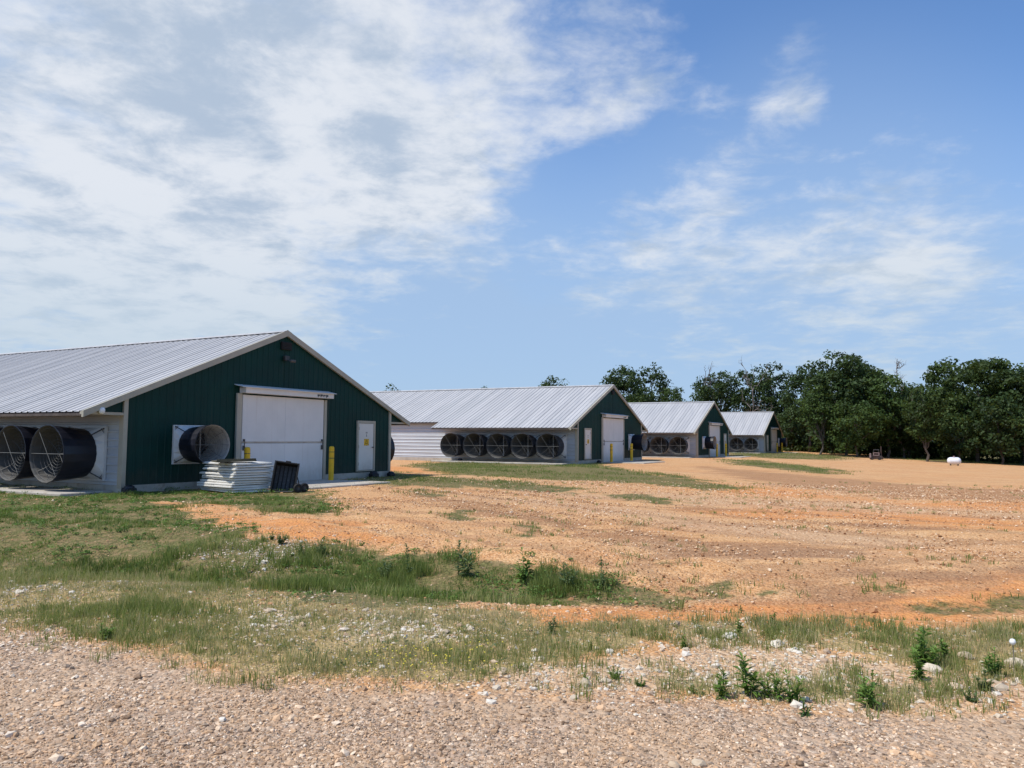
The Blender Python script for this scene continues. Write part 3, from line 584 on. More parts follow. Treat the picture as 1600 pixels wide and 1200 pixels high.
#@@BARNS
# ------------------------------------------------------------------ barns
BL = 62.; WE = 10.27; NOH = .32
def rib_profile(a, b, per, w, h):
    """(coordinate, offset) pairs of a ribbed sheet"""
    out = [(a, 0.)]; x = a+per*.5
    while x+w < b:
        out += [(x-w*.5, 0.), (x-w*.22, h), (x+w*.22, h), (x+w*.5, 0.)]; x += per
    out.append((b, 0.)); return out
def fan_template(sc, name='exhaust_fan'):
    hw = .76; n = 24; mb = MB()
    # square hood lofted to the round throat
    V = []; Fs = []
    for k, (y, f_) in enumerate(((0., 0), (-.05, 0), (-.26, 1))):
        for j in range(n):
            a = 2*math.pi*(j+.5)/n; c, s_ = math.cos(a), math.sin(a); m_ = max(abs(c), abs(s_))
            r_ = hw/m_ if not f_ else .67
            V.append((c*r_, y, s_*r_))
    for k in range(2):
        for j in range(n): Fs.append([k*n+j, k*n+(j+1) % n, (k+1)*n+(j+1) % n, (k+1)*n+j])
    # true square corners: raised frame round the hood
    mb.add(V, Fs)
    for (a, b, c, d) in ((-hw-.02, hw+.02, hw-.03, hw+.02), (-hw-.02, hw+.02, -hw-.02, -hw+.03)): mb.box(a, b, -.07, 0, c, d)
    for (a, b, c, d) in ((-hw-.02, -hw+.03, -hw+.03, hw-.03), (hw-.03, hw+.02, -hw+.03, hw-.03)): mb.box(a, b, -.07, 0, c, d)
    mb.box(-hw+.03, hw-.03, -.025, -.003, -hw+.03, hw-.03)
    fan = mb.obj(name, M['fanwhite'])
    L = -1.27
    c = MB().lathe([(.665, -.22), (.70, -.26), (.80, L+.03), (.815, L), (.80, L-.005)], 22)
    c.obj('cone', M['black'], fan)
    c = MB().lathe([(.80, L-.005), (.785, L+.03), (.66, -.24), (.64, -.10)], 22)
    c.obj('liner', M['liner'], fan)
    d = MB().lathe([(.70, -.10), (.001, -.10)], 22); d.obj('shutter', M['dark'], fan)
    b = MB()
    for k in range(6):
        A = Matrix.Rotation(k*math.pi/3+.3, 4, 'Y') @ Matrix.Rotation(.5, 4, 'X')
        b.box(.06, .58, -.012, .012, -.10, .10, M=Matrix.Translation((0, -.27, 0)) @ Matrix.Rotation(k*math.pi/3+.3, 4, 'Y') @ Matrix.Rotation(.45, 4, 'X'))
    b.lathe([(.001, -.36), (.08, -.34), (.08, -.16), (.001, -.16)], 12)
    b.obj('fan_blades', M['dark'], fan)
    g = MB()
    for k in range(1, 10):
        r_ = .080*k; yy = L+.06+.30*(1-(k/9.)**2)**.5
        g.tube([(r_*math.cos(2*math.pi*j/28), yy, r_*math.sin(2*math.pi*j/28)) for j in range(28)], .005, 4, closed=True)
    for k in range(4):
        a = k*math.pi/4; pts = [(r_*math.cos(a), L+.06+.30*max(0, 1-(abs(r_)/.72)**2)**.5, r_*math.sin(a)) for r_ in np.linspace(-.72, .72, 9)]
        g.tube(pts, .008, 4)
    g.obj('guard', M['wire'], fan)
    g = MB()
    for a in (0, R(125)): g.tube([(-.79*math.cos(a), L+.03, -.79*math.sin(a)), (.79*math.cos(a), L+.03, .79*math.sin(a))], .006, 4)
    g.obj('brace', M['brace'], fan)
    MB().box(.03, .075, -.52, -.48, -.68, .68).obj('motor_post', M['post'], fan)
    for a, b_ in ((1, 1), (1, -1), (-1, 1), (-1, -1)):
        s_ = MB().tube([(a*.73, -.075, b_*.73), (a*.525, -.34, b_*.525)], .018, 5); s_.tube([(a*.60, -.085, b_*.73), (a*.73, -.085, b_*.60)], .009, 4)
        s_.obj('strut', M['strut'], fan)
    fan.scale = (sc, sc, sc)
    return fan
def build_barn(idx, flip, label):
    bx, by, bz = BARNS[idx]
    root = empty('poultry_barn', label, 'barn', (bx, by, bz), math.atan2(G[1], G[0]), 'green ended metal roofed barns standing in a row')
    zr = lambda x: WH+SL*min(x, BW-x)                       # roof line above wall at x
    zo = .05
    # gable wall: ribbed steel sheet incl. the closed ends of the eave boxes
    for nm, yy, sgn in (('gable_wall', 0., 1), ('rear_gable_wall', BL, -1)):
        prof = rib_profile(0, BW, .25, .07, .014); mb = MB(); V = []; Fs = []
        xsx = sorted(prof+[(BW/2, 0.)]); 
        for x, h in xsx: V += [(x, yy-sgn*h, 0.), (x, yy-sgn*h, zr(x)+zo-.02)]
        for k in range(len(xsx)-1): Fs.append([2*k, 2*k+2, 2*k+3, 2*k+1])
        mb.add(V, Fs)
        zl = WH-OH*SL+.06
        if sgn > 0:
            for a, b in ((-OH+.06, -.001), (BW+.001, BW+OH-.06)):
                za, zb = (zr(a), zr(b))
                MB().add([(x_, y_, z_) for y_ in (.01, .03) for x_, z_ in ((a, zl), (b, zl), (b, zb+.02), (a, max(za+.02, zl+.002)))], [[0, 1, 2, 3], [7, 6, 5, 4], [0, 4, 5, 1], [3, 2, 6, 7]]).obj('eave_end', M['green'], root)
                if 0: mb.add([(a, WE-.02, zl), (b, WE-.02, zl), (b, WE-.02, zb+.02), (a, WE-.02, max(za+.02, zl+.002))], [[3, 2, 1, 0]])
        mb.obj(nm, M['green'], root)
    # long walls: horizontal ribs
    for x0, sgn in ((0., -1), (BW, 1)):
        mb = MB(); prof = rib_profile(.06, 2.32, .235, .085, .02)+[(2.325, .035), (WH+.05, .035)]
        V = []; Fs = []
        for z, h in prof: V += [(x0+sgn*h, .05, z), (x0+sgn*h, BL, z)]
        for k in range(len(prof)-1): Fs.append([2*k, 2*k+1, 2*k+3, 2*k+2])
        mb.add(V, Fs).obj('side_wall', M['siding'], root)
    mb = MB(); e = .045
    mb.box(-e, BW+e, -e, .03, -.36, .055); mb.box(-e, .03, .03, BL+e, -.36, .055); mb.box(BW-.03, BW+e, .03, BL+e, -.36, .055)
    mb.obj('foundation', M['conc'], root)
    # roof sheets with raised ribs
    nrm = math.hypot(1, SL)
    for side in (-1, 1):
        mb = MB()
        for y0, y1, oh in ((-.10, WE, OH), (WE, BL+.1, NOH)):
            prof = rib_profile(y0, y1, .305, .085, .026)
            def P(x, y, h): 
                xx = x if side < 0 else BW-x
                return (xx+side*h*SL/nrm*1.0, y, WH+SL*x+zo+h)
            V = []; Fs = []
            for y, h in prof: V += [P(-oh, y, h), P(BW/2, y, h)]
            for k in range(len(prof)-1): Fs.append([2*k, 2*k+1, 2*k+3, 2*k+2])
            mb.add(V, Fs)
        o = mb.obj('roof', M['roof'], root)
    mb = MB()
    for side in (-1, 1):
        xx = lambda x: x if side < 0 else BW-x
        for y0, y1, oh in ((-.02, WE-.03, OH), (WE-.02, BL, NOH)):
            V = [(xx(-oh+.02), y, WH+SL*(-oh+.02)+zo-.05) for y in (y0, y1)]+[(xx(.05), y, WH+SL*.05+zo-.05) for y in (y1, y0)]
            mb.add(V, [[0, 1, 2, 3]])
            mb.box(min(xx(-oh+.02), xx(-oh+.06)), max(xx(-oh+.02), xx(-oh+.06)), y0, y1, WH-SL*oh-.06, WH-SL*oh+.028)
        k = 1.2
        while k < WE: mb.tube([(xx(-OH+.07), k, WH-SL*OH+.03), (xx(-.03), k, WH+zo-.08)], .03, 4); k += 1.2
    mb.obj('soffit', M['soffit'], root)
    mb = MB(); rz_ = WH+RH+zo
    mb.add([(BW/2-.22, -.12, rz_-.22*SL+.05), (BW/2, -.12, rz_+.05), (BW/2+.22, -.12, rz_-.22*SL+.05), (BW/2-.22, BL+.1, rz_-.22*SL+.05), (BW/2, BL+.1, rz_+.05), (BW/2+.22, BL+.1, rz_-.22*SL+.05)], [[0, 1, 4, 3], [1, 2, 5, 4]])
    mb.obj('ridge_cap', M['roof'], root)
    # rake boards
    for side in (-1, 1):
        mb = MB(); xx = lambda x: x if side < 0 else BW-x
        x0, x1 = -OH-.02, BW/2; dz = .17
        V = []
        for y in (-.135, -.045):
            V += [(xx(x0), y, WH+SL*x0+zo+.035), (xx(x1), y, WH+SL*x1+zo+.035), (xx(x1), y, WH+SL*x1+zo-dz), (xx(x0), y, WH+SL*x0+zo-dz+.03)]
        mb.add(V, [[0, 1, 2, 3], [7, 6, 5, 4], [0, 4, 5, 1], [3, 2, 6, 7], [0, 3, 7, 4]]).obj('rake_trim', M['trim'], root)
        mb = MB()
        xa, xb = (-.055, .075) if side < 0 else (BW-.075, BW+.055)
        mb.box(xa, xb, -.06, .0, -.03, WH+.02); mb.box(*((-.055, -.025) if side < 0 else (BW+.025, BW+.055)), .0, .13, -.03, WH+.02)
        mb.obj('corner_trim', M['trim'], root)
        xa, xb = (-OH, -.057) if side < 0 else (BW+.057, BW+OH)
        MB().box(xa, xb, -.05, .06, WH-OH*SL-.02, WH-OH*SL+.055).obj('eave_trim', M['trim'], root)
    # split sliding door with box header
    d0, d1 = 4.2, 8.1; zt, zb, zm = 2.86, -.15, 1.26
    for (a, b, nm) in ((zb, zm-.03, 'lower_door_leaf'), (zm+.03, zt, 'upper_door_leaf')):
        lf = MB().box(d0, d1, -.10, -.03, a, b, bev=.012)
        o = lf.obj(nm, M['white'], root)
        if idx < 2:
            sm = MB().box(d0+1.93, d0+1.945, -.104, -.10, a+.03, b-.03); sm.obj('panel_seam', M['fanwhite'], o)
    MB().box(d0, d1, -.085, -.04, zm-.03, zm+.03).obj('door_rail', M['conc'], root)
    for xx_ in (d0+.08, d1-.08):
        h = MB().box(xx_-.05, xx_+.05, -.135, -.103, zm-.26, zm-.10, bev=.01); h.tube([(xx_, -.13, zm-.12), (xx_, -.16, zm+.04)], .014, 5); h.box(xx_-.035, xx_+.035, -.13, -.10, zm+.04, zm+.12)
        h.obj('door_latch', M['strut'], root)
    MB().box(d0-.24, d0-.03, -.11, -.02, zb+.02, zt+.04, bev=.01).obj('door_jamb', M['trim'], root)
    MB().box(d1+.03, d1+.17, -.11, -.02, zb+.02, zt+.0, bev=.01).obj('door_jamb', M['trim'], root)
    hd = MB(); hd.box(d0-.10, d1+.28, -.34, -.03, zt+.05, zt+.24, bev=.01); 
    V = [(d0-.30, -.0, zt+.34), (d1+.34, .0, zt+.34), (d1+.34, -.42, zt+.245), (d0-.30, -.42, zt+.245), (d0-.30, -.0, zt+.31), (d1+.34, .0, zt+.31), (d1+.34, -.42, zt+.225), (d0-.30, -.42, zt+.225)]
    hd.add(V, [[0, 3, 2, 1], [4, 5, 6, 7], [3, 7, 6, 2], [0, 4, 7, 3], [1, 2, 6, 5]])
    ho = hd.obj('door_header', M['white'], root)
    if idx < 3:
        g = random.Random(idx+3)
        for k in range(4):
            x = d1-.62+k*.15; zz_ = zt+.07+g.random()*.03; sc = MB().box(x, x+.12, -.346, -.3415, zz_+.03, zz_+.08+.03*g.random()); sc.box(x+.01, x+.045, -.3455, -.342, zz_, zz_+.04)
            sc.obj('worn_mark', M['strut'], ho)
    t = MB().tube([(d1+.26, -.12, zt+.02), (d1+.18, -.10, zt-1.35)], .012, 4); t.obj('chain', M['strut'], root)
    # walk door
    w0 = 10.09 if not flip else 12.25-11.23; w1 = w0+1.14
    pdn = MB(); f_ = .10
    pdn.box(w0, w0+f_, -.08, -.02, .10, 2.13); pdn.box(w1-f_, w1, -.08, -.02, .10, 2.13); pdn.box(w0+f_, w1-f_, -.08, -.02, 2.03, 2.13); pdn.box(w0+f_, w1-f_, -.09, -.02, .10, .15)
    pdr = MB().box(w0+f_+.006, w1-f_-.006, -.062, -.025, .155, 2.024, bev=.008).obj('walk_door', M['white_door'], root)
    pdn.obj('frame', M['trim'], pdr)
    hx = w1-.19 if not flip else w0+.19
    MB().lathe([(.001, -.15), (.028, -.14), (.032, -.115), (.012, -.10), (.012, -.06)], 12, cen=(hx, 0, 1.06)).obj('handle', M['strut'], pdr)
    hx2 = w0+f_+.004 if not flip else w1-f_-.004
    for z in (.40, 1.09, 1.82): MB().box(hx2-.02, hx2+.02, -.075, -.0625, z-.06, z+.06).obj('hinge', M['strut'], pdr)
    if idx < 3:
        cxx = (w0+w1)/2+.02; sg = MB().box(cxx-.15, cxx+.15, -.068, -.0625, 1.13, 1.40).obj('warning_sign', M['yellow'], pdr)
        mk_ = MB(); c_ = (cxx, 1.265)
        for k in range(3):
            a0 = math.pi/2+k*2*math.pi/3; ce = (c_[0]+.05*math.cos(a0), c_[1]+.05*math.sin(a0))
            mk_.tube([(ce[0]+.038*math.cos(a0+u), -.071, ce[1]+.038*math.sin(a0+u)) for u in np.linspace(-2.5, 2.5, 11)], .0085, 4)
        for dx_, dz_, ww, hh in ((-.13, .10, .05, .02), (.07, .10, .055, .02), (-.13, -.12, .03, .03), (.10, -.11, .03, .04), (-.03, -.125, .07, .015), (-.01, .11, .03, .015)):
            mk_.box(c_[0]+dx_, c_[0]+dx_+ww, -.0715, -.0685, c_[1]+dz_, c_[1]+dz_+hh)
        mk_.obj('sign_marks', M['soffit'], pdr)
        nb = MB()
        for dx_ in (-.045, .015): nb.box(cxx+dx_, cxx+dx_+.03, -.066, -.063, 1.62, 1.68)
        nb.add([(cxx-.022, -.066, 1.49), (cxx+.022, -.066, 1.49), (cxx+.01, -.066, 1.59), (cxx-.01, -.066, 1.59)], [[0, 1, 2, 3]])
        nb.obj('house_number', M['strut'], pdr)
    # louvre and flood lamp under the ridge
    lv = MB().box(BW/2-.24, BW/2+.24, -.10, -.024, 4.55, 4.83, bev=.01)
    for k in range(5): lv.box(BW/2-.22, BW/2+.22, -.125, -.10, 4.575+k*.05, 4.60+k*.05)
    lv.obj('gable_vent', M['dark'], root)
    if idx == 0:
        fl = MB().box(BW/2-.12, BW/2+.10, -.16, -.03, 4.16, 4.34, bev=.02); fl.tube([(BW/2, -.10, 4.2), (BW/2+.02, -.26, 4.14)], .02, 5)
        fo = fl.obj('flood_lamp', M['strut'], root)
        MB().box(BW/2-.02, BW/2+.22, -.36, -.24, 4.10, 4.20, bev=.03).obj('lamp_head', M['liner'], fo)
        MB().lathe([(.001, .09), (.06, .08), (.085, .02), (.08, -.05), (.05, -.09), (.001, -.10)], 14, axis='Z', cen=(-OH+.52, -.11, WH-OH*SL+.09)).obj('eave_lamp', M['glass'], root, smooth=True)
    # fans
    near = [1.47+1.80*k for k in range(5 if idx < 3 else 4)]
    tmpl = []
    for s_ in near:
        f = copy_tree(FAN, root); f.location = (-.022, s_, .95); f.rotation_euler = (0, 0, R(-90)); tmpl.append(f)
    M['liner_lit'] = M.get('liner_lit') or simple('lit_liner', (.36, .34, .31), .7, 0, .15, 2.5, .3, dirt=((.16, .13, .10), .52, .7))  # liner copy with brighter light painted into its colour, for the sideways-facing gable fan
    gx = 2.22 if not flip else BW-2.22-.1
    f = copy_tree(FAN, root); f.scale = (.81, .81, .76); f.location = (gx, -.025, 1.21); f.rotation_euler = (0, 0, 0)
    for ch in [k for k in COL.objects if k.parent == f and k.name.startswith('liner')]:
        ch.data = ch.data.copy(); ch.data.materials[0] = M['liner_lit']
    if idx in (0, 1): f = copy_tree(FAN, root); f.location = (BW+.022, 1.47, .95); f.rotation_euler = (0, 0, R(90))
    bpy.context.view_layer.update()
    Wm = Matrix.Translation((bx, by, 0)) @ Matrix.Rotation(math.atan2(G[1], G[0]), 4, 'Z')
    # concrete in front of the door and under the fans
    ap = MB().box(3.75, 8.35, -3.1, -.047, bz-.35, bz-.115, bev=.02); ap.mesh
    link('concrete_apron', ap.mesh('concrete_apron', [M['conc']]), loc=(bx, by, 0), rot=(0, 0, math.atan2(G[1], G[0])), kind='structure')
    sl = MB().box(-1.55, -.047, .3, 10.1, bz-.35, bz-.09, bev=.02)
    link('fan_slab', sl.mesh('fan_slab', [M['conc']]), loc=(bx, by, 0), rot=(0, 0, math.atan2(G[1], G[0])), kind='structure')
    return root
FAN = fan_template(1.)
BLAB = ['nearest and largest green gabled barn with the panel stack by its white door', 'second barn of the row, five black fans along its side',
        'third barn of the row with a black gable fan left of its big door', 'farthest and smallest barn at the end of the row just before the trees']
for i in range(4): build_barn(i, i in (1, 3), BLAB[i])
for o in [k for k in COL.objects if k.parent == FAN]+[FAN]: bpy.data.objects.remove(o)
def bw(i, t, out, z=0.):
    """world point near barn i: t along the gable, out in front of it"""
    b = BARNS[i]; p = np.array(b[:2])+G*t+NG*out; return (p[0], p[1], (b[2]-.17 if z is None else z))
# bollards
BOL = None
def bollard(i, t, out, label):
    global BOL
    p = bw(i, t, out); z = BARNS[i][2]-.12
    if BOL is None:
        r = empty('bollard', label, 'bollard', (p[0], p[1], z), 0, 'yellow bollards guarding the barn doors')
        MB().lathe([(.096, -.2), (.096, 1.16), (.092, 1.20), (.075, 1.235), (.03, 1.25), (.001, 1.252)], 20, axis='Z').obj('sleeve', M['yellow'], r, smooth=True)
        MB().lathe([(.0975, 1.03), (.0985, 1.03), (.0985, 1.05), (.0975, 1.05)], 20, axis='Z').obj('band', M['strut'], r)
        MB().lathe([(.0975, .80), (.0985, .80), (.0985, .825), (.0975, .825)], 20, axis='Z').obj('band', M['strut'], r)
        BOL = r
    else:
        r = copy_tree(BOL); r.location = (p[0], p[1], z); r['label'] = label
    return r
bollard(0, 3.85, .75, 'yellow bollard rising behind the white panel stack, left of the nearest big door')
bollard(0, 7.85, .75, 'yellow bollard standing in full view right of the nearest barn door')
bollard(1, 4.25, .65, 'yellow bollard in front of the big door of the second barn')
bollard(1, 8.25, .65, 'yellow bollard beside the gable fan of the second barn')
bollard(2, 4.2, .75, 'left of two yellow bollards, before the third barn door')
bollard(2, 7.9, .75, 'right of two yellow bollards, by the third barn walk door')
bollard(3, 4.3, .75, 'left of two small yellow bollards at the farthest barn')
bollard(3, 8.1, .75, 'right of two small yellow bollards at the farthest barn')
# bait stations
def bait(x, y, z, rz, label, s=1.):
    mb = MB().box(-.16*s, .16*s, -.11*s, .11*s, 0, .13*s, bev=.03*s); mb.lathe([(.13*s, .12*s), (.12*s, .17*s), (.06*s, .20*s), (.001, .20*s)], 12, axis='Z')
    o = mb.obj('bait_station', M['black'], loc=(x, y, z), rot=(0, 0, rz), label=label, category='bait box', group='black bait boxes at the barn walls'); return o
p = bw(0, .05, .28); bait(p[0], p[1], -.02, 1., 'round topped black bait box at the near left corner of the first barn', 1.1)
p = bw(0, 10.9, .3); bait(p[0], p[1], -.03, 1.07, 'wide black bait box under the walk door of the first barn', 1.25)
p = bw(0, 12.1, .25); bait(p[0], p[1], -.03, 1., 'small black bait box at the right corner of the first barn')
p = bw(1, 2.9, .3); bait(p[0], p[1], -.02, 1., 'black bait box right of the walk door of the second barn')
q = np.array(BARNS[1][:2])+S*8.1-G*.95; bait(q[0], q[1], .04, 1., 'black bait box under the leftmost side fan of the second barn')
# ------------------------------------------------------------------ stack of white panels
c0 = np.array([-7.93, 21.95]); ea = np.array([.64, .768]); eb = np.array([-.768, .64]); zs = float(terr(-8.3, 22.6))
ORD = ['lowest', 'second lowest', 'third from the bottom', 'fourth from the bottom', 'fifth from the bottom', 'sixth from the bottom', 'sixth from the top', 'fifth from the top', 'fourth from the top', 'third from the top', 'second from the top', 'topmost']
z = zs+.03; g = random.Random(5)
for k in range(12):
    th = .058+.012*g.random(); f_ = k/11.; sh = .22*f_+g.uniform(-.045, .045); sa = g.uniform(-.05, .05)
    Lb = 1.86+g.uniform(-.05, .06)-(.10 if k > 7 else 0); La = 1.2
    mb = MB(); n = 6   # dished panel with rolled edge
    mb.box(0, La, 0, Lb, 0, th-.020, bev=.008); mb.box(.035, La-.035, .04, Lb*.52, th-.0195, th-.004, bev=.004); mb.box(.035, La-.035, Lb*.55, Lb-.04, th-.0195, th-.006, bev=.004)
    o = mb.obj('wall_panel', M['panel'], loc=(c0[0]+eb[0]*(-sh*0)+ea[0]*sa+sh*.45*ea[0]+sh*eb[0]*-.05+.0, c0[1]+ea[1]*sa+sh*.45*ea[1], z), rot=(R(g.uniform(-.5, .5)), R(g.uniform(-.5, .5)), math.atan2(ea[1], ea[0])+R(g.uniform(-2.2, 2.2))),
               label='white ribbed panel, %s of the stack by the door' % ORD[k], category='panel', group='white panels stacked by the nearest barn')
    z += th+.007
top = z
pp_ = c0+ea*.25+eb*.62
mb = MB().box(-.05, 1.08, -.03, .62, 0, .035, bev=.004); mb.box(-.03, 1.06, -.05, -.01, .0, .085)
mb.obj('dark_board', M['board'], loc=(pp_[0]-.12, pp_[1]-.55, top+.015), rot=(0, R(-1.2), R(33)), label='weathered dark board with a raised lip lying on top of the panel stack', category='board')
mb = MB().box(0, .55, 0, .28, 0, .05, bev=.006)
mb.obj('short_board', M['board'], loc=(c0[0]-.52, c0[1]+.55, top+.015), rot=(0, 0, R(20)), label='short grey timber offcut at the left end on top of the panel stack', category='board')
# ------------------------------------------------------------------ tipped utility cart
cp = gp(441, 770)
root = empty('utility_cart', 'black garden cart tipped up on end beside the white panel stack', 'cart', (cp[0], cp[1], float(terr(*cp))), R(14))
Mt = Matrix.Translation((0, .05, .05)) @ Matrix.Rotation(R(8), 4, 'Y') @ Matrix.Rotation(R(-14), 4, 'X')
W2, H2, D2, tk = .30, .82, .30, .02
mb = MB(); mb.box(-W2, W2, D2-tk, D2, .02, H2, M=Mt)
mb.box(-W2-.04, -W2, -.03, D2, 0, H2+.03, M=Mt); mb.box(W2, W2+.04, -.03, D2, 0, H2+.03, M=Mt)
mb.box(-W2, W2, -.03, D2, H2, H2+.04, M=Mt); mb.box(-W2, W2, -.03, D2, -.02, .02, M=Mt)
tub = mb.obj('tub', M['rubber'], root)
mb = MB()
for k in range(5): mb.box(-W2+.015+k*.118, -W2+.10+k*.118, D2-tk-.02, D2-tk-.001, .03, H2-.02, M=Mt)
mb.obj('tub_floor', M['cartgrey'], tub)
mb = MB(); mb.box(-W2-.06, W2+.06, -.055, -.031, H2+.01, H2+.045, M=Mt); mb.box(-W2-.06, -W2-.02, -.055, -.031, 0, H2+.0, M=Mt); mb.box(W2+.02, W2+.06, -.055, -.031, 0, H2+.0, M=Mt); mb.box(-.05, .10, -.06, -.02, H2+.045, H2+.075, M=Mt)
mb.obj('rim', M['rubber'], tub)
mb = MB().tube([(-.25, -.02, .03), (.28, -.04, .035), (.32, -.02, .09)], .013, 5); mb.obj('metal_edge', M['wire'], root)
mb = MB().tube([(.36, .22, .60), (.44, .18, .34), (.47, .10, .14)], .016, 5); mb.tube([(.36, .30, .18), (.58, .12, .19)], .02, 5); mb.tube([(.28, .3, .35), (.50, .2, .18)], .014, 5)
mb.obj('frame', M['rubber'], root)
for (x, y) in ((.44, -.05), (.62, .18)):
    a = MB().lathe([(.065, -.045), (.12, -.045), (.135, -.02), (.135, .02), (.12, .045), (.065, .045), (.065, -.045)], 20)
    wh = a.obj('wheel', M['rubber'], root, loc=(x, y, .135), rot=(0, 0, R(24)))
    MB().lathe([(.001, -.04), (.03, -.045), (.035, -.02), (.066, -.025), (.066, .03), (.001, .03)], 16).obj('rim', M['wire'] if y > 0 else M['strut'], wh)
# ------------------------------------------------------------------ propane tank
tp = gp(1491, 727.5); 
D0 = np.hypot(*tp); tz = float(terr(*tp)); sc = D0/1200*7.2/.62
root = empty('propane_tank', 'white domed propane tank lying before the dark trees at right', 'tank', (tp[0], tp[1], tz), R(-25)); root.scale = (sc, sc, sc)
prof = [(.001, -.72), (.18, -.69), (.32, -.60), (.40, -.46), (.42, -.35), (.42, .35), (.40, .46), (.32, .60), (.18, .69), (.001, .72)]
MB().lathe(prof, 24, axis='X', cen=(0, 0, .54)).obj('tank_shell', M['tank'], root, smooth=True)
MB().lathe([(.13, .93), (.13, 1.05), (.10, 1.10), (.001, 1.11)], 14, axis='Z').obj('valve_dome', M['pale_rust'], root)
for x in (-.38, .38): MB().box(x-.05, x+.05, -.25, .25, 0, .2).obj('foot', M['strut'], root)
# ------------------------------------------------------------------ old farm machine at the wood's edge
mp = gp(1369, 718.5); D0 = mp[1]; u = D0/1200.
root = empty('old_farm_machine', 'small rusty farm machine with an open cab frame at the edge of the wood', 'machine', (mp[0], mp[1], float(terr(*mp))), R(-22))
mb = MB().box(-9*u, 8*u, -5*u, 9*u, 1.2*u, 6.5*u, bev=.5*u); mb.box(4*u, 9.5*u, -6*u, 4*u, 1*u, 5*u, bev=.4*u); mb.obj('chassis', M['rust'], root)
MB().box(-9.5*u, -7*u, -7*u, -3*u, 3*u, 10*u, bev=.4*u).obj('side_panel', M['pale_rust'], root)
mb = MB(); 
for (a, b, c, d) in ((-4.5, 4.5, 6.6, 8.0), (-4.5, 4.5, 10.2, 11.5)): mb.box(a*u, b*u, -5.4*u, -4.6*u, c*u, d*u)
for (a, b) in ((-4.5, -3.3), (3.3, 4.5)): mb.box(a*u, b*u, -5.4*u, -4.6*u, 8.0*u, 10.2*u)
mb.obj('cab_frame', M['pale_rust'], root)
mb = MB().box(-3.6*u, 4.2*u, -5*u, 3*u, 15*u, 16*u, bev=.2*u)
for x, y in ((-3.4, -4.6), (3.8, -4.6), (-3.4, 2.6), (3.8, 2.6)): mb.tube([(x*u, y*u, 6.6*u), (x*u, y*u, 15.2*u)], .25*u, 5)
mb.obj('roof', M['strut'], root)
MB().tube([(7.2*u, 0, 5*u), (7.2*u, 0, 21*u)], [1.2*u, .9*u], 8).obj('exhaust_stack', M['rust'], root)
for x, y, r_ in ((-6, -6.2, 2.6), (4.6, -6.6, 2.2), (-6, 9.6, 2.6), (4.6, 9.6, 2.2)):
    w_ = MB().lathe([(.4*r_*u, -.6*u), (r_*u*.9, -.6*u), (r_*u, 0), (r_*u*.9, .6*u), (.4*r_*u, .6*u), (.4*r_*u, -.6*u)], 16).obj('wheel', M['rubber'], root, loc=(x*u, y*u, r_*u))
    MB().lathe([(.001, -.3*u), (.42*r_*u, -.35*u), (.42*r_*u, .35*u), (.001, .3*u)], 10).obj('hub', M['rust'], w_)
# ------------------------------------------------------------------ trees
def leaves(C, rad, per, size, rng, flat=.7):
    """leaf cards gathered in clumps; returns V, F, tone"""
    k = len(C); n = k*per; c = np.repeat(C, per, 0); r = np.repeat(rad, per)
    d = rng.normal(0, 1, (n, 3)); d /= np.linalg.norm(d, axis=1)[:, None]; rr = r*rng.uniform(.15, 1, n)**.55
    P = c+d*rr[:, None]*np.array([1, 1, flat])
    nv = d*.6+rng.normal(0, .6, (n, 3))+np.array([0, 0, .45]); nv /= np.linalg.norm(nv, axis=1)[:, None]
    a = np.cross(nv, rng.normal(0, 1, (n, 3))); a /= np.linalg.norm(a, axis=1)[:, None]+1e-9; b = np.cross(nv, a)
    s = size*rng.uniform(.55, 1.25, n)[:, None]
    V = np.stack([P-a*s*.9, P-b*s*.5+nv*s*.1, P+a*s*.9, P+b*s*.5+nv*s*.1], 1).reshape(-1, 3)
    Fq = np.arange(4*n).reshape(-1, 4); tone = np.repeat(np.clip(np.repeat(rng.uniform(.05, .75, k), per)+rng.normal(0, .14, n), 0, 1), 4)
    return V, Fq, tone
def limb(mb, p0, p1, r0, r1, rng, seg=5, wob=.12, sag=.0):
    p0, p1 = np.array(p0, float), np.array(p1, float); L = np.linalg.norm(p1-p0); pts = []
    for i in range(seg+1):
        t = i/seg; q = p0*(1-t)+p1*t
        if 0 < i < seg: q = q+rng.normal(0, wob*L/seg, 3)
        q[2] += sag*L*math.sin(math.pi*t); pts.append(q)
    mb.tube(pts, list(np.linspace(r0, r1, seg+1)), 6); return pts
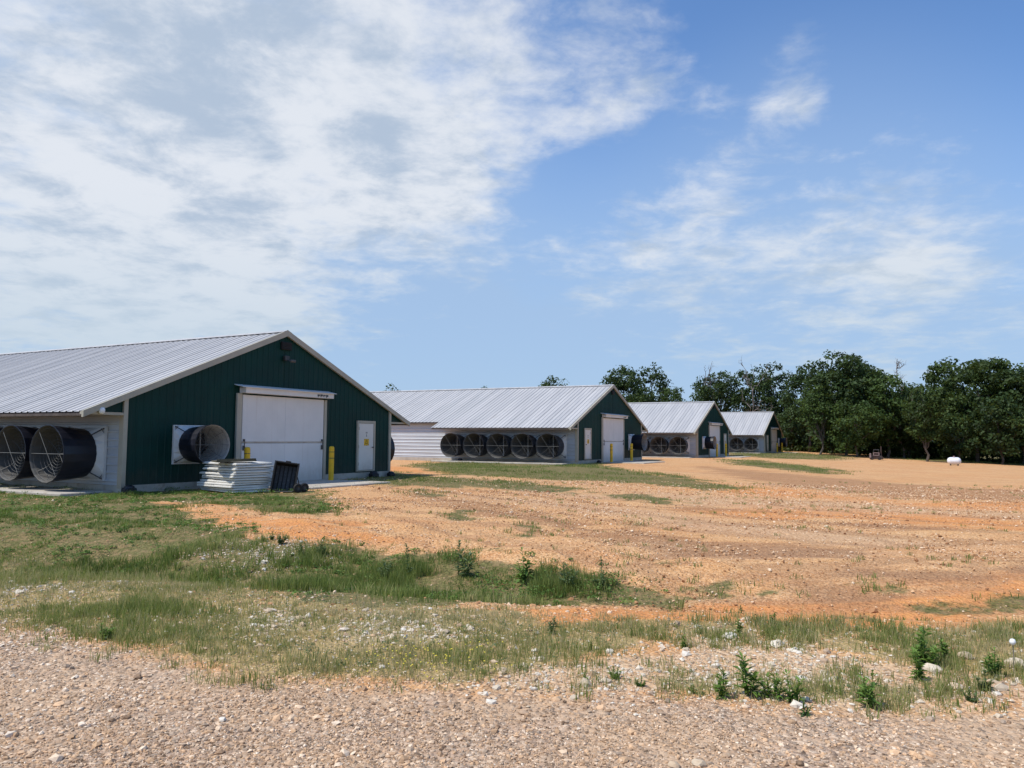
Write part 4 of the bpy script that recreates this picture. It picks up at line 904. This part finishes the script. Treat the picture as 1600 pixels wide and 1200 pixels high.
def tree(px, top, D, wpx, label, m='leaf', seed=0, base=.22, dens=1., leaf=.26, clumps=None, kind='round', group='trees along the edge of the wood', gaps=0., per=46):
    rng = np.random.default_rng(seed+100); d = ray(px, top); k = D/d[1]; x, y = d[0]*k, D; ztop = CAMZ+d[2]*k
    z0 = float(terr(x, y)); H = max(ztop-z0, 2.); W = wpx/1200*D/2
    root = empty('tree', label, 'tree', (x, y, z0), 0, group)
    tb = MB(); hb = H*base; ch = H-hb; cz = hb+ch*.5
    tr = max(.09, H*.018)
    ax = limb(tb, (0, 0, -.3), (rng.normal(0, .3), rng.normal(0, .3), H*.8), tr, tr*.25, rng, 8, .18)
    C = []; Rr = []
    W *= 1.08; ncl = clumps or int(np.clip(dens*(W*W*ch)*1.35, 16, 300))
    for i in range(ncl):
        for _ in range(30):
            u = rng.uniform(-1, 1, 3)
            l = (abs(u[0])**2.6+abs(u[1])**2.6+abs(u[2])**2.4)**(1/2.5)
            if l < 1 and l > .40: break
        # broad, slightly flat-topped profile
        prof = 1.0 if u[2] > -.2 else (1-.35*(-u[2]-.2))
        c = np.array([u[0]*W*prof*.92, u[1]*W*prof*.92, cz+u[2]*ch*.5*.88]); C.append(c); Rr.append(rng.uniform(.55, 1.0)*min(1.25, W*.38+.25))
    C = np.array(C); Rr = np.array(Rr)
    # lobed outline
    ang = np.arctan2(C[:, 1], C[:, 0]); C[:, 2] += .035*H*np.sin(3*ang+seed)
    nl = min(len(C), 16); order = rng.permutation(len(C))[:nl]
    for j in order:
        t = np.clip((C[j][2]-hb*.6)/H*.8, .25, .9)*8; i0 = int(t); a = ax[min(i0, 7)]
        mid = limb(tb, a, C[j], tr*.38, tr*.09, rng, 5, .16, .04)
    tb.obj('trunk', M['bark'], root)
    V, Fq, tn = leaves(C, Rr, per, leaf, rng)
    link('crown', np_mesh('crown', V, [Fq], [M[m]], {'tone': tn}), root)
    return root
def dead_tree(px, top, D, wpx, label, seed):
    rng = np.random.default_rng(seed); d = ray(px, top); k = D/d[1]; x = d[0]*k; z0 = float(terr(x, D)); H = CAMZ+d[2]*k-z0; W = wpx/1200*D/2
    root = empty('dead_tree', label, 'dead tree', (x, D, z0), 0, 'bare dead trees in the wood')
    tb = MB(); ax = limb(tb, (0, 0, -.3), (rng.normal(0, .4), 0, H*.97), .2, .03, rng, 9, .25); tb.obj('trunk', M['deadwood'], root)
    bb = MB()
    for i in range(11):
        t = rng.uniform(.30, .92); a = ax[min(int(t*9), 8)]; an = rng.uniform(0, 6.28); L = W*rng.uniform(.5, 1.1)*(1.35-t*.9)
        e = np.array([math.cos(an)*L, math.sin(an)*L, a[2]+L*rng.uniform(.9, 1.7)]); pts = limb(bb, a, e, .085, .02, rng, 5, .3)
        for _ in range(4):
            s_ = pts[rng.integers(2, 6)]; q = np.array(s_)+rng.normal(0, .3*W*.6, 3)+np.array([0, 0, .6]); p2 = limb(bb, s_, q, .035, .012, rng, 3, .3)
            for _ in range(2): limb(bb, p2[2], np.array(p2[2])+rng.normal(0, .3, 3)+[0, 0, .2], .016, .008, rng, 2, .3)
    bb.obj('branches', M['deadwood'], root)
T = tree
# right hand group, nearest
T(1521, 549, 90, 135, 'largest spreading dark tree at right, above the propane tank', 'leaf3', 1, .10, 1.1, .27)
T(1592, 570, 88, 95, 'dark tree cut by the right edge of the picture', 'leaf', 2, .08, 1.1, .27)
T(1444, 606, 84, 54, 'small yellowish tree with a thin bare trunk between tank and machine', 'leaf3', 3, .24, 2.6, .20)
T(1478, 588, 97, 70, 'narrow tree behind the small yellowish tree', 'leaf', 4, .1, 1.2)
T(1382, 583, 93, 64, 'bright green tree standing behind the rusty machine', 'leaf2', 5, .14, 1.2, .24)
T(1318, 547, 97, 108, 'tallest broad oak in the middle of the wood edge', 'leaf', 6, .12, .95, .27)
T(1350, 566, 101, 74, 'tree joined to the right shoulder of the tall middle oak', 'leaf', 7, .12, .9)
T(1277, 600, 95, 52, 'light green slender tree in front of the tall oak, trunk showing', 'leaf2', 8, .30, 1.4, .2)
T(1262, 571, 108, 64, 'loose gappy tree just left of the tall oak', 'leaf', 9, .2, .65)
T(1335, 618, 91, 70, 'low green tree under the oak, left of the machine', 'leaf2', 10, .08, 1.3, .22)
T(1214, 563, 122, 52, 'round topped tree rising behind the farthest barn roof end', 'leaf', 11, .3, .7)
T(1180, 571, 126, 56, 'gappy tree above the farthest barn roof with bare limbs beside it', 'leaf', 12, .3, .6)
T(1122, 578, 128, 78, 'wide tree above the ridge between third and fourth barns', 'leaf', 13, .3, .6)
T(1238, 628, 112, 46, 'low bushy tree right behind the farthest barn gable', 'leaf', 14, .05, 1.)
T(1640, 580, 86, 100, 'dark tree just past the right edge', 'leaf', 15, .1, .9)
T(1560, 615, 84, 70, 'lower dark tree right of the propane tank', 'leaf', 16, .08, 1.2)
T(1495, 640, 86, 60, 'lower dark tree directly behind the propane tank', 'leaf', 36, .08, 1.2)
T(1420, 640, 95, 60, 'low dark tree right behind the machine', 'leaf', 37, .06, 1.2)
T(1300, 650, 100, 60, 'low dark tree between the farthest barn and the machine', 'leaf', 38, .06, 1.2)
# behind second and third barns
gb = 'trees showing above the barn roofs'
T(976, 571, 118, 66, 'spreading dark tree just right of the second barn ridge end', 'leaf', 17, .2, 1.0, group=gb)
T(1020, 571, 121, 56, 'loose crowned tree above the third barn roof, its right side gappy', 'leaf', 18, .3, .5, group=gb)
T(1052, 601, 112, 40, 'small dense round tree above the third barn roof', 'leaf2', 19, .2, 1.6, .2, group=gb)
T(1000, 605, 116, 60, 'low part of the wood hidden by the third barn ridge', 'leaf', 20, .2, 1., group=gb)
T(865, 585, 105, 44, 'dense round tree top peeking over the second barn roof', 'leaf', 21, .3, 1.6, .2, group=gb)
T(610, 602, 105, 34, 'low tree top showing where the first and second roofs meet', 'leaf', 22, .3, 1.6, .2, group=gb)
T(758, 598, 125, 26, 'small tree top over the middle of the second barn ridge', 'leaf', 23, .3, 1.4, .2, group=gb)
T(790, 602, 125, 11, 'first of three tiny tree tips over the second barn ridge', 'leaf', 24, .5, 3, .2, group=gb)
T(802, 602.5, 126, 7, 'narrowest of three tiny tree tips over the second barn ridge', 'leaf', 25, .5, 3, .2, group=gb)
T(821, 602, 125, 8, 'rightmost of three tiny tree tips over the second barn ridge', 'leaf', 26, .5, 3, .2, group=gb)
T(1420, 598, 99, 66, 'mid height dark tree closing the gap right of the bare dead tree', 'leaf', 44, .1, 1.2)
dead_tree(1408, 556, 95, 34, 'bare dead tree sticking up between the bright green tree and the big dark tree', 41)
dead_tree(1172, 565, 121, 66, 'grey leafless tree with forking limbs above the farthest barn', 42)
dead_tree(1112, 560, 127, 44, 'thin dead tree tips above the wide tree behind the third barn', 43)
# deep wood behind the front trees: one uncountable mass
LINE = np.array([(27, 128), (33, 124), (40, 114), (47, 102), (56, 94), (70, 86), (100, 78), (150, 66)], float)
def along(t):
    s_ = t*(len(LINE)-1); i = np.minimum(s_.astype(int), len(LINE)-2); f_ = (s_-i)[:, None]; return LINE[i]*(1-f_)+LINE[i+1]*f_
n = 2300; t_ = RG.uniform(0, 1, n); P2 = along(t_)+np.stack([RG.uniform(0, 9, n), RG.uniform(2, 20, n)], 1)
hmax = np.where(t_ < .36, 5.5, 8.2)+2.2*(vn(P2[:, 0], P2[:, 1], 7., 4)-.5); zz_ = terr(P2[:, 0], P2[:, 1])+RG.uniform(.0, 1, n)**.85*hmax
V, Fq, tn = leaves(np.column_stack([P2, zz_]), RG.uniform(.9, 1.8, n), 46, .34, RG)
link('deep_wood', np_mesh('deep_wood', V, [Fq], [M['leaf']], {'tone': tn*.8}), kind='stuff', label='dark mass of woodland foliage filling in behind the edge trees', category='wood')
n = 420; t_ = RG.uniform(.28, 1, n); P2 = along(t_)+np.stack([RG.uniform(-1, 2, n), RG.uniform(-3.0, 3, n)], 1)
V, Fq, tn = leaves(np.column_stack([P2, terr(P2[:, 0], P2[:, 1])+RG.uniform(.0, 1.5, n)]), RG.uniform(.4, .9, n), 40, .22, RG)
link('undergrowth', np_mesh('undergrowth', V, [Fq], [M['leaf3']], {'tone': tn}), kind='stuff', label='low brush along the foot of the wood', category='brush')
# ------------------------------------------------------------------ single weeds
def weed(px, py, hpx, label, kind='leafy', m='weed', seed=0, lean=0.):
    rng = np.random.default_rng(seed+500); b = gp(px, py); D0 = np.hypot(*b); H = hpx/1200*D0*.88; z0 = float(terr(*b))
    root = empty('weed', label, 'weed', (b[0], b[1], z0), 0, 'single weeds along the road verge and ditch')
    st = MB(); V = []; Fs = []; tn = []
    stems = {'leafy': 3, 'spike': 1, 'bush': 7, 'thin': 5}[kind]
    for s_ in range(stems):
        a = rng.uniform(0, 6.28); hh = H*(1 if s_ == 0 else rng.uniform(.35, .85)); r0 = (0 if s_ == 0 else rng.uniform(.02, .07)*H*2)
        p0 = np.array([r0*math.cos(a), r0*math.sin(a), -.02]); sp_ = .05 if s_ == 0 else (.45 if kind == 'bush' else .12)
        lean = rng.normal(0, .10); p1 = p0+np.array([math.cos(a)*hh*sp_+lean*hh, math.sin(a)*hh*sp_, hh]); pts = limb(st, p0, p1, .005+.004*H, .002, rng, 5, .05)
        nl = {'leafy': 42, 'spike': 70, 'bush': 34, 'thin': 16}[kind]
        for i in range(nl):
            t = rng.uniform(.12, 1.)**.8; P = p0*(1-t)+p1*t; an = i*2.4+rng.normal(0, .3)
            L = H*{'leafy': .34, 'spike': .15, 'bush': .27, 'thin': .34}[kind]*(1.12-.45*t)*rng.uniform(.5, 1.3)
            if kind == 'spike': L *= (1.25 if t < .45 else (.7 if t < .75 else 1.0))
            up = (.15+1.1*t*t if kind != 'bush' else .7)+rng.normal(0, .2)
            dr = np.array([math.cos(an), math.sin(an), up]); dr /= np.linalg.norm(dr); sd_ = np.array([-math.sin(an), math.cos(an), 0])*L*(.17 if kind != 'spike' else .2)
            q = len(V); md = P+dr*L*.5; tp_ = P+dr*L-np.array([0, 0, L*rng.uniform(.1, .4)])
            V += [P, md+sd_, tp_, md-sd_]; Fs.append([q, q+1, q+2, q+3]); tn += [float(np.clip(rng.normal(.25+.5*t, .15), 0, 1))]*4
    so = st.obj('stem', M['weed'], root); at = so.data.attributes.new('tone', 'FLOAT', 'POINT'); at.data.foreach_set('value', [.3]*len(so.data.vertices))
    link('leaves', np_mesh('leaves', np.array(V), [np.array(Fs)], [M[m]], {'tone': np.array(tn)}), root)
W_ = [(641, 905, 62, 'tallest dark weed spike in the ditch, left of the forked one', 'spike', 'weed_blue'), (604, 908, 44, 'bushy weed just left of the tallest ditch spike', 'bush', 'weed_blue'),
 (716, 898, 60, 'dark leafy weed spike with a full head on the ditch rim', 'spike', 'weed_blue'), (728, 900, 48, 'greyish forked weed leaning beside the full headed spike', 'thin', 'weed_blue'),
 (886, 920, 44, 'bluish thistle with a broad base near the right end of the ditch grass', 'bush', 'weed_blue'), (884, 918, 46, 'thin stalk rising from the bluish thistle', 'spike', 'weed_blue'),
 (941, 916, 52, 'pointed thistle, the rightmost on the ditch rim', 'spike', 'weed_blue'), (938, 922, 34, 'low broad weed at the foot of the pointed thistle', 'bush', 'weed_blue'),
 (820, 910, 58, 'wispy pale weed standing above the tall ditch grass', 'thin', 'weed'), (864, 990, 30, 'small lone weed on bare orange soil below the ditch', 'leafy', 'weed_blue'),
 (1170, 1088, 66, 'tallest bright green weed in the rubble beside the road', 'leafy', 'weed'), (1130, 1090, 48, 'bright green bushy weed left of the tallest roadside weed', 'leafy', 'weed'),
 (1084, 1083, 18, 'low green rosette at the left end of the roadside weeds', 'bush', 'weed'), (1200, 1090, 42, 'olive weed immediately right of the tallest roadside weed', 'thin', 'weed'),
 (1212, 1092, 46, 'grassy reddish based weed in the middle of the roadside weeds', 'thin', 'weed'), (1238, 1096, 50, 'thin upright weed at the right end of the roadside weeds', 'thin', 'weed'),
 (1152, 990, 26, 'fresh green weed growing out of the white rubble mound', 'leafy', 'weed'), (1068, 1012, 24, 'small weed left of the white rubble mound', 'leafy', 'weed'),
 (1442, 1042, 66, 'tall green weed clump at the left edge of the right hand verge grass', 'bush', 'weed'), (1432, 1062, 44, 'leafy weed below the tall clump on the right verge', 'leafy', 'weed'),
 (1474, 1032, 34, 'small dark green weed right of the tall clump on the verge', 'leafy', 'weed'), (1554, 1058, 44, 'dense bright green bush weed near the right edge of the road verge', 'bush', 'weed'),
 (1540, 1078, 34, 'bluish sprawling weed below the dense green bush weed', 'bush', 'weed_blue'), (1518, 1096, 24, 'low sprawling weed at the road edge right of the orange stone', 'bush', 'weed_blue'),
 (1362, 1106, 62, 'thin tall grassy weed standing alone at the gravel edge', 'thin', 'weed'), (1348, 1090, 34, 'short leafy weed left of the thin tall one', 'leafy', 'weed'),
 (1256, 1118, 30, 'wispy weed on the gravel, nearest to the road', 'thin', 'weed_blue'), (1160, 958, 22, 'weed on the orange slope under the green tufts', 'leafy', 'weed_blue'),
 (1210, 975, 22, 'leafy weed above the rubble, left of the verge grass', 'leafy', 'weed'), (1364, 972, 14, 'tiny dark weed on the orange slope', 'bush', 'weed_blue'),
 (438, 850, 22, 'small dark weed at the top of the bank, left of centre', 'bush', 'weed_blue'), (424, 843, 16, 'pale low weed beside the small dark one on the bank', 'bush', 'weed_blue'),
 (500, 868, 26, 'bushy weed where the ditch grass meets the orange soil', 'bush', 'weed_blue'), (470, 868, 22, 'leafy weed left of the bushy one at the soil edge', 'leafy', 'weed_blue'),
 (160, 1000, 30, 'green tuft like weed at the left road edge', 'bush', 'weed'), (960, 1060, 26, 'green weed among stones at the middle of the verge', 'bush', 'weed'), (915, 1068, 22, 'small green weed left of the middle verge stones', 'bush', 'weed'),
 (1000, 1072, 22, 'spreading weed right of the middle verge stones', 'bush', 'weed')]
for i, a in enumerate(W_): weed(*a[:4], kind=a[4], m=a[5], seed=i)
# a seeding dandelion
b = gp(1584, 1050); H = 38/1200*np.hypot(*b); root = empty('dandelion', 'white dandelion clock on a thin stalk near the right edge', 'flower', (b[0], b[1], float(terr(*b))))
so = MB().tube([(0, 0, 0), (.004, 0, H*.5), (0, 0, H)], .003, 5).obj('stem', M['deadwood'], root)
MB().lathe([(.001, -.022), (.014, -.018), (.022, 0), (.014, .018), (.001, .022)], 12, axis='Z', cen=(0, 0, H)).obj('seed_head', M['glass'], root, smooth=True)
# ------------------------------------------------------------------ single big stones
def boulder(px, py, wpx, label, m='rubble', tone=.6, seed=0, sq=.6):
    rng = np.random.default_rng(seed+900); V, Fc = ico(); b = gp(px, py); r = wpx/1200*np.hypot(*b)/2
    mb = MB(); mb.add(V, Fc.tolist()); me = mb.mesh('stone', [M[m]])
    import bmesh
    bm = bmesh.new(); bm.from_mesh(me); bmesh.ops.subdivide_edges(bm, edges=bm.edges[:], cuts=1, use_grid_fill=True)
    for v in bm.verts:
        v.co = v.co.normalized()*rng.uniform(.8, 1.12); v.co.x *= r; v.co.y *= r*.8; v.co.z *= r*sq
    bm.to_mesh(me); bm.free(); at = me.attributes.new('tone', 'FLOAT', 'POINT'); at.data.foreach_set('value', list(np.clip(rng.normal(tone, .04, len(me.vertices)), 0, 1)))
    link('stone', me, loc=(b[0], b[1], float(terr(*b))+r*sq*.35), rot=(0, 0, rng.uniform(0, 6)), label=label, category='stone', group='bigger single stones lying on the verge and road')
for i, a in enumerate([(1342, 1040, 14, 'rounded orange stone in the pale rubble', 'rubble', .97), (1493, 1076, 20, 'tan block of stone low on the right verge', 'rubble', .9), (1508, 1028, 22, 'buff angular stone inside the right verge grass', 'rubble', .2),
  (1215, 1010, 24, 'white flat stone above the rubble strip', 'rubble', .7), (1458, 1050, 28, 'flat pale slab under the tall green weed', 'rubble', .5), (1140, 998, 24, 'large whitish stone on top of the rubble mound', 'rubble', .8),
  (1588, 1040, 26, 'pale stone block at the right edge of the verge', 'rubble', .4), (596, 1044, 13, 'lone whitish stone left of the yellow flowers', 'rubble', .7), (836, 1018, 12, 'grey white stone near the middle of the verge', 'rubble', .7),
  (952, 1020, 15, 'chalky stone beyond the middle of the verge', 'rubble', .7), (1250, 1195, 14, 'blue grey stone at the bottom edge of the road', 'stones', .05), (1135, 1182, 14, 'reddish stone near the bottom of the road', 'rubble', .02),
  (198, 1122, 12, 'grey stone on the left part of the road', 'stones', .1), (215, 1060, 14, 'larger grey stone on the road below the green tuft', 'stones', .12), (348, 1126, 14, 'white stone on the gravel left of centre', 'rubble', .8),
  (297, 928, 10, 'white stone in the dry grass at left', 'rubble', .8), (112, 928, 12, 'pale flat stone in the dry grass far left', 'rubble', .7), (1092, 1196, 22, 'broad buff stone at the very bottom of the road', 'rubble', .25), (1053, 1198, 20, 'tan stone beside the broad buff one at the bottom', 'rubble', .15)]):
    boulder(*a, seed=i)
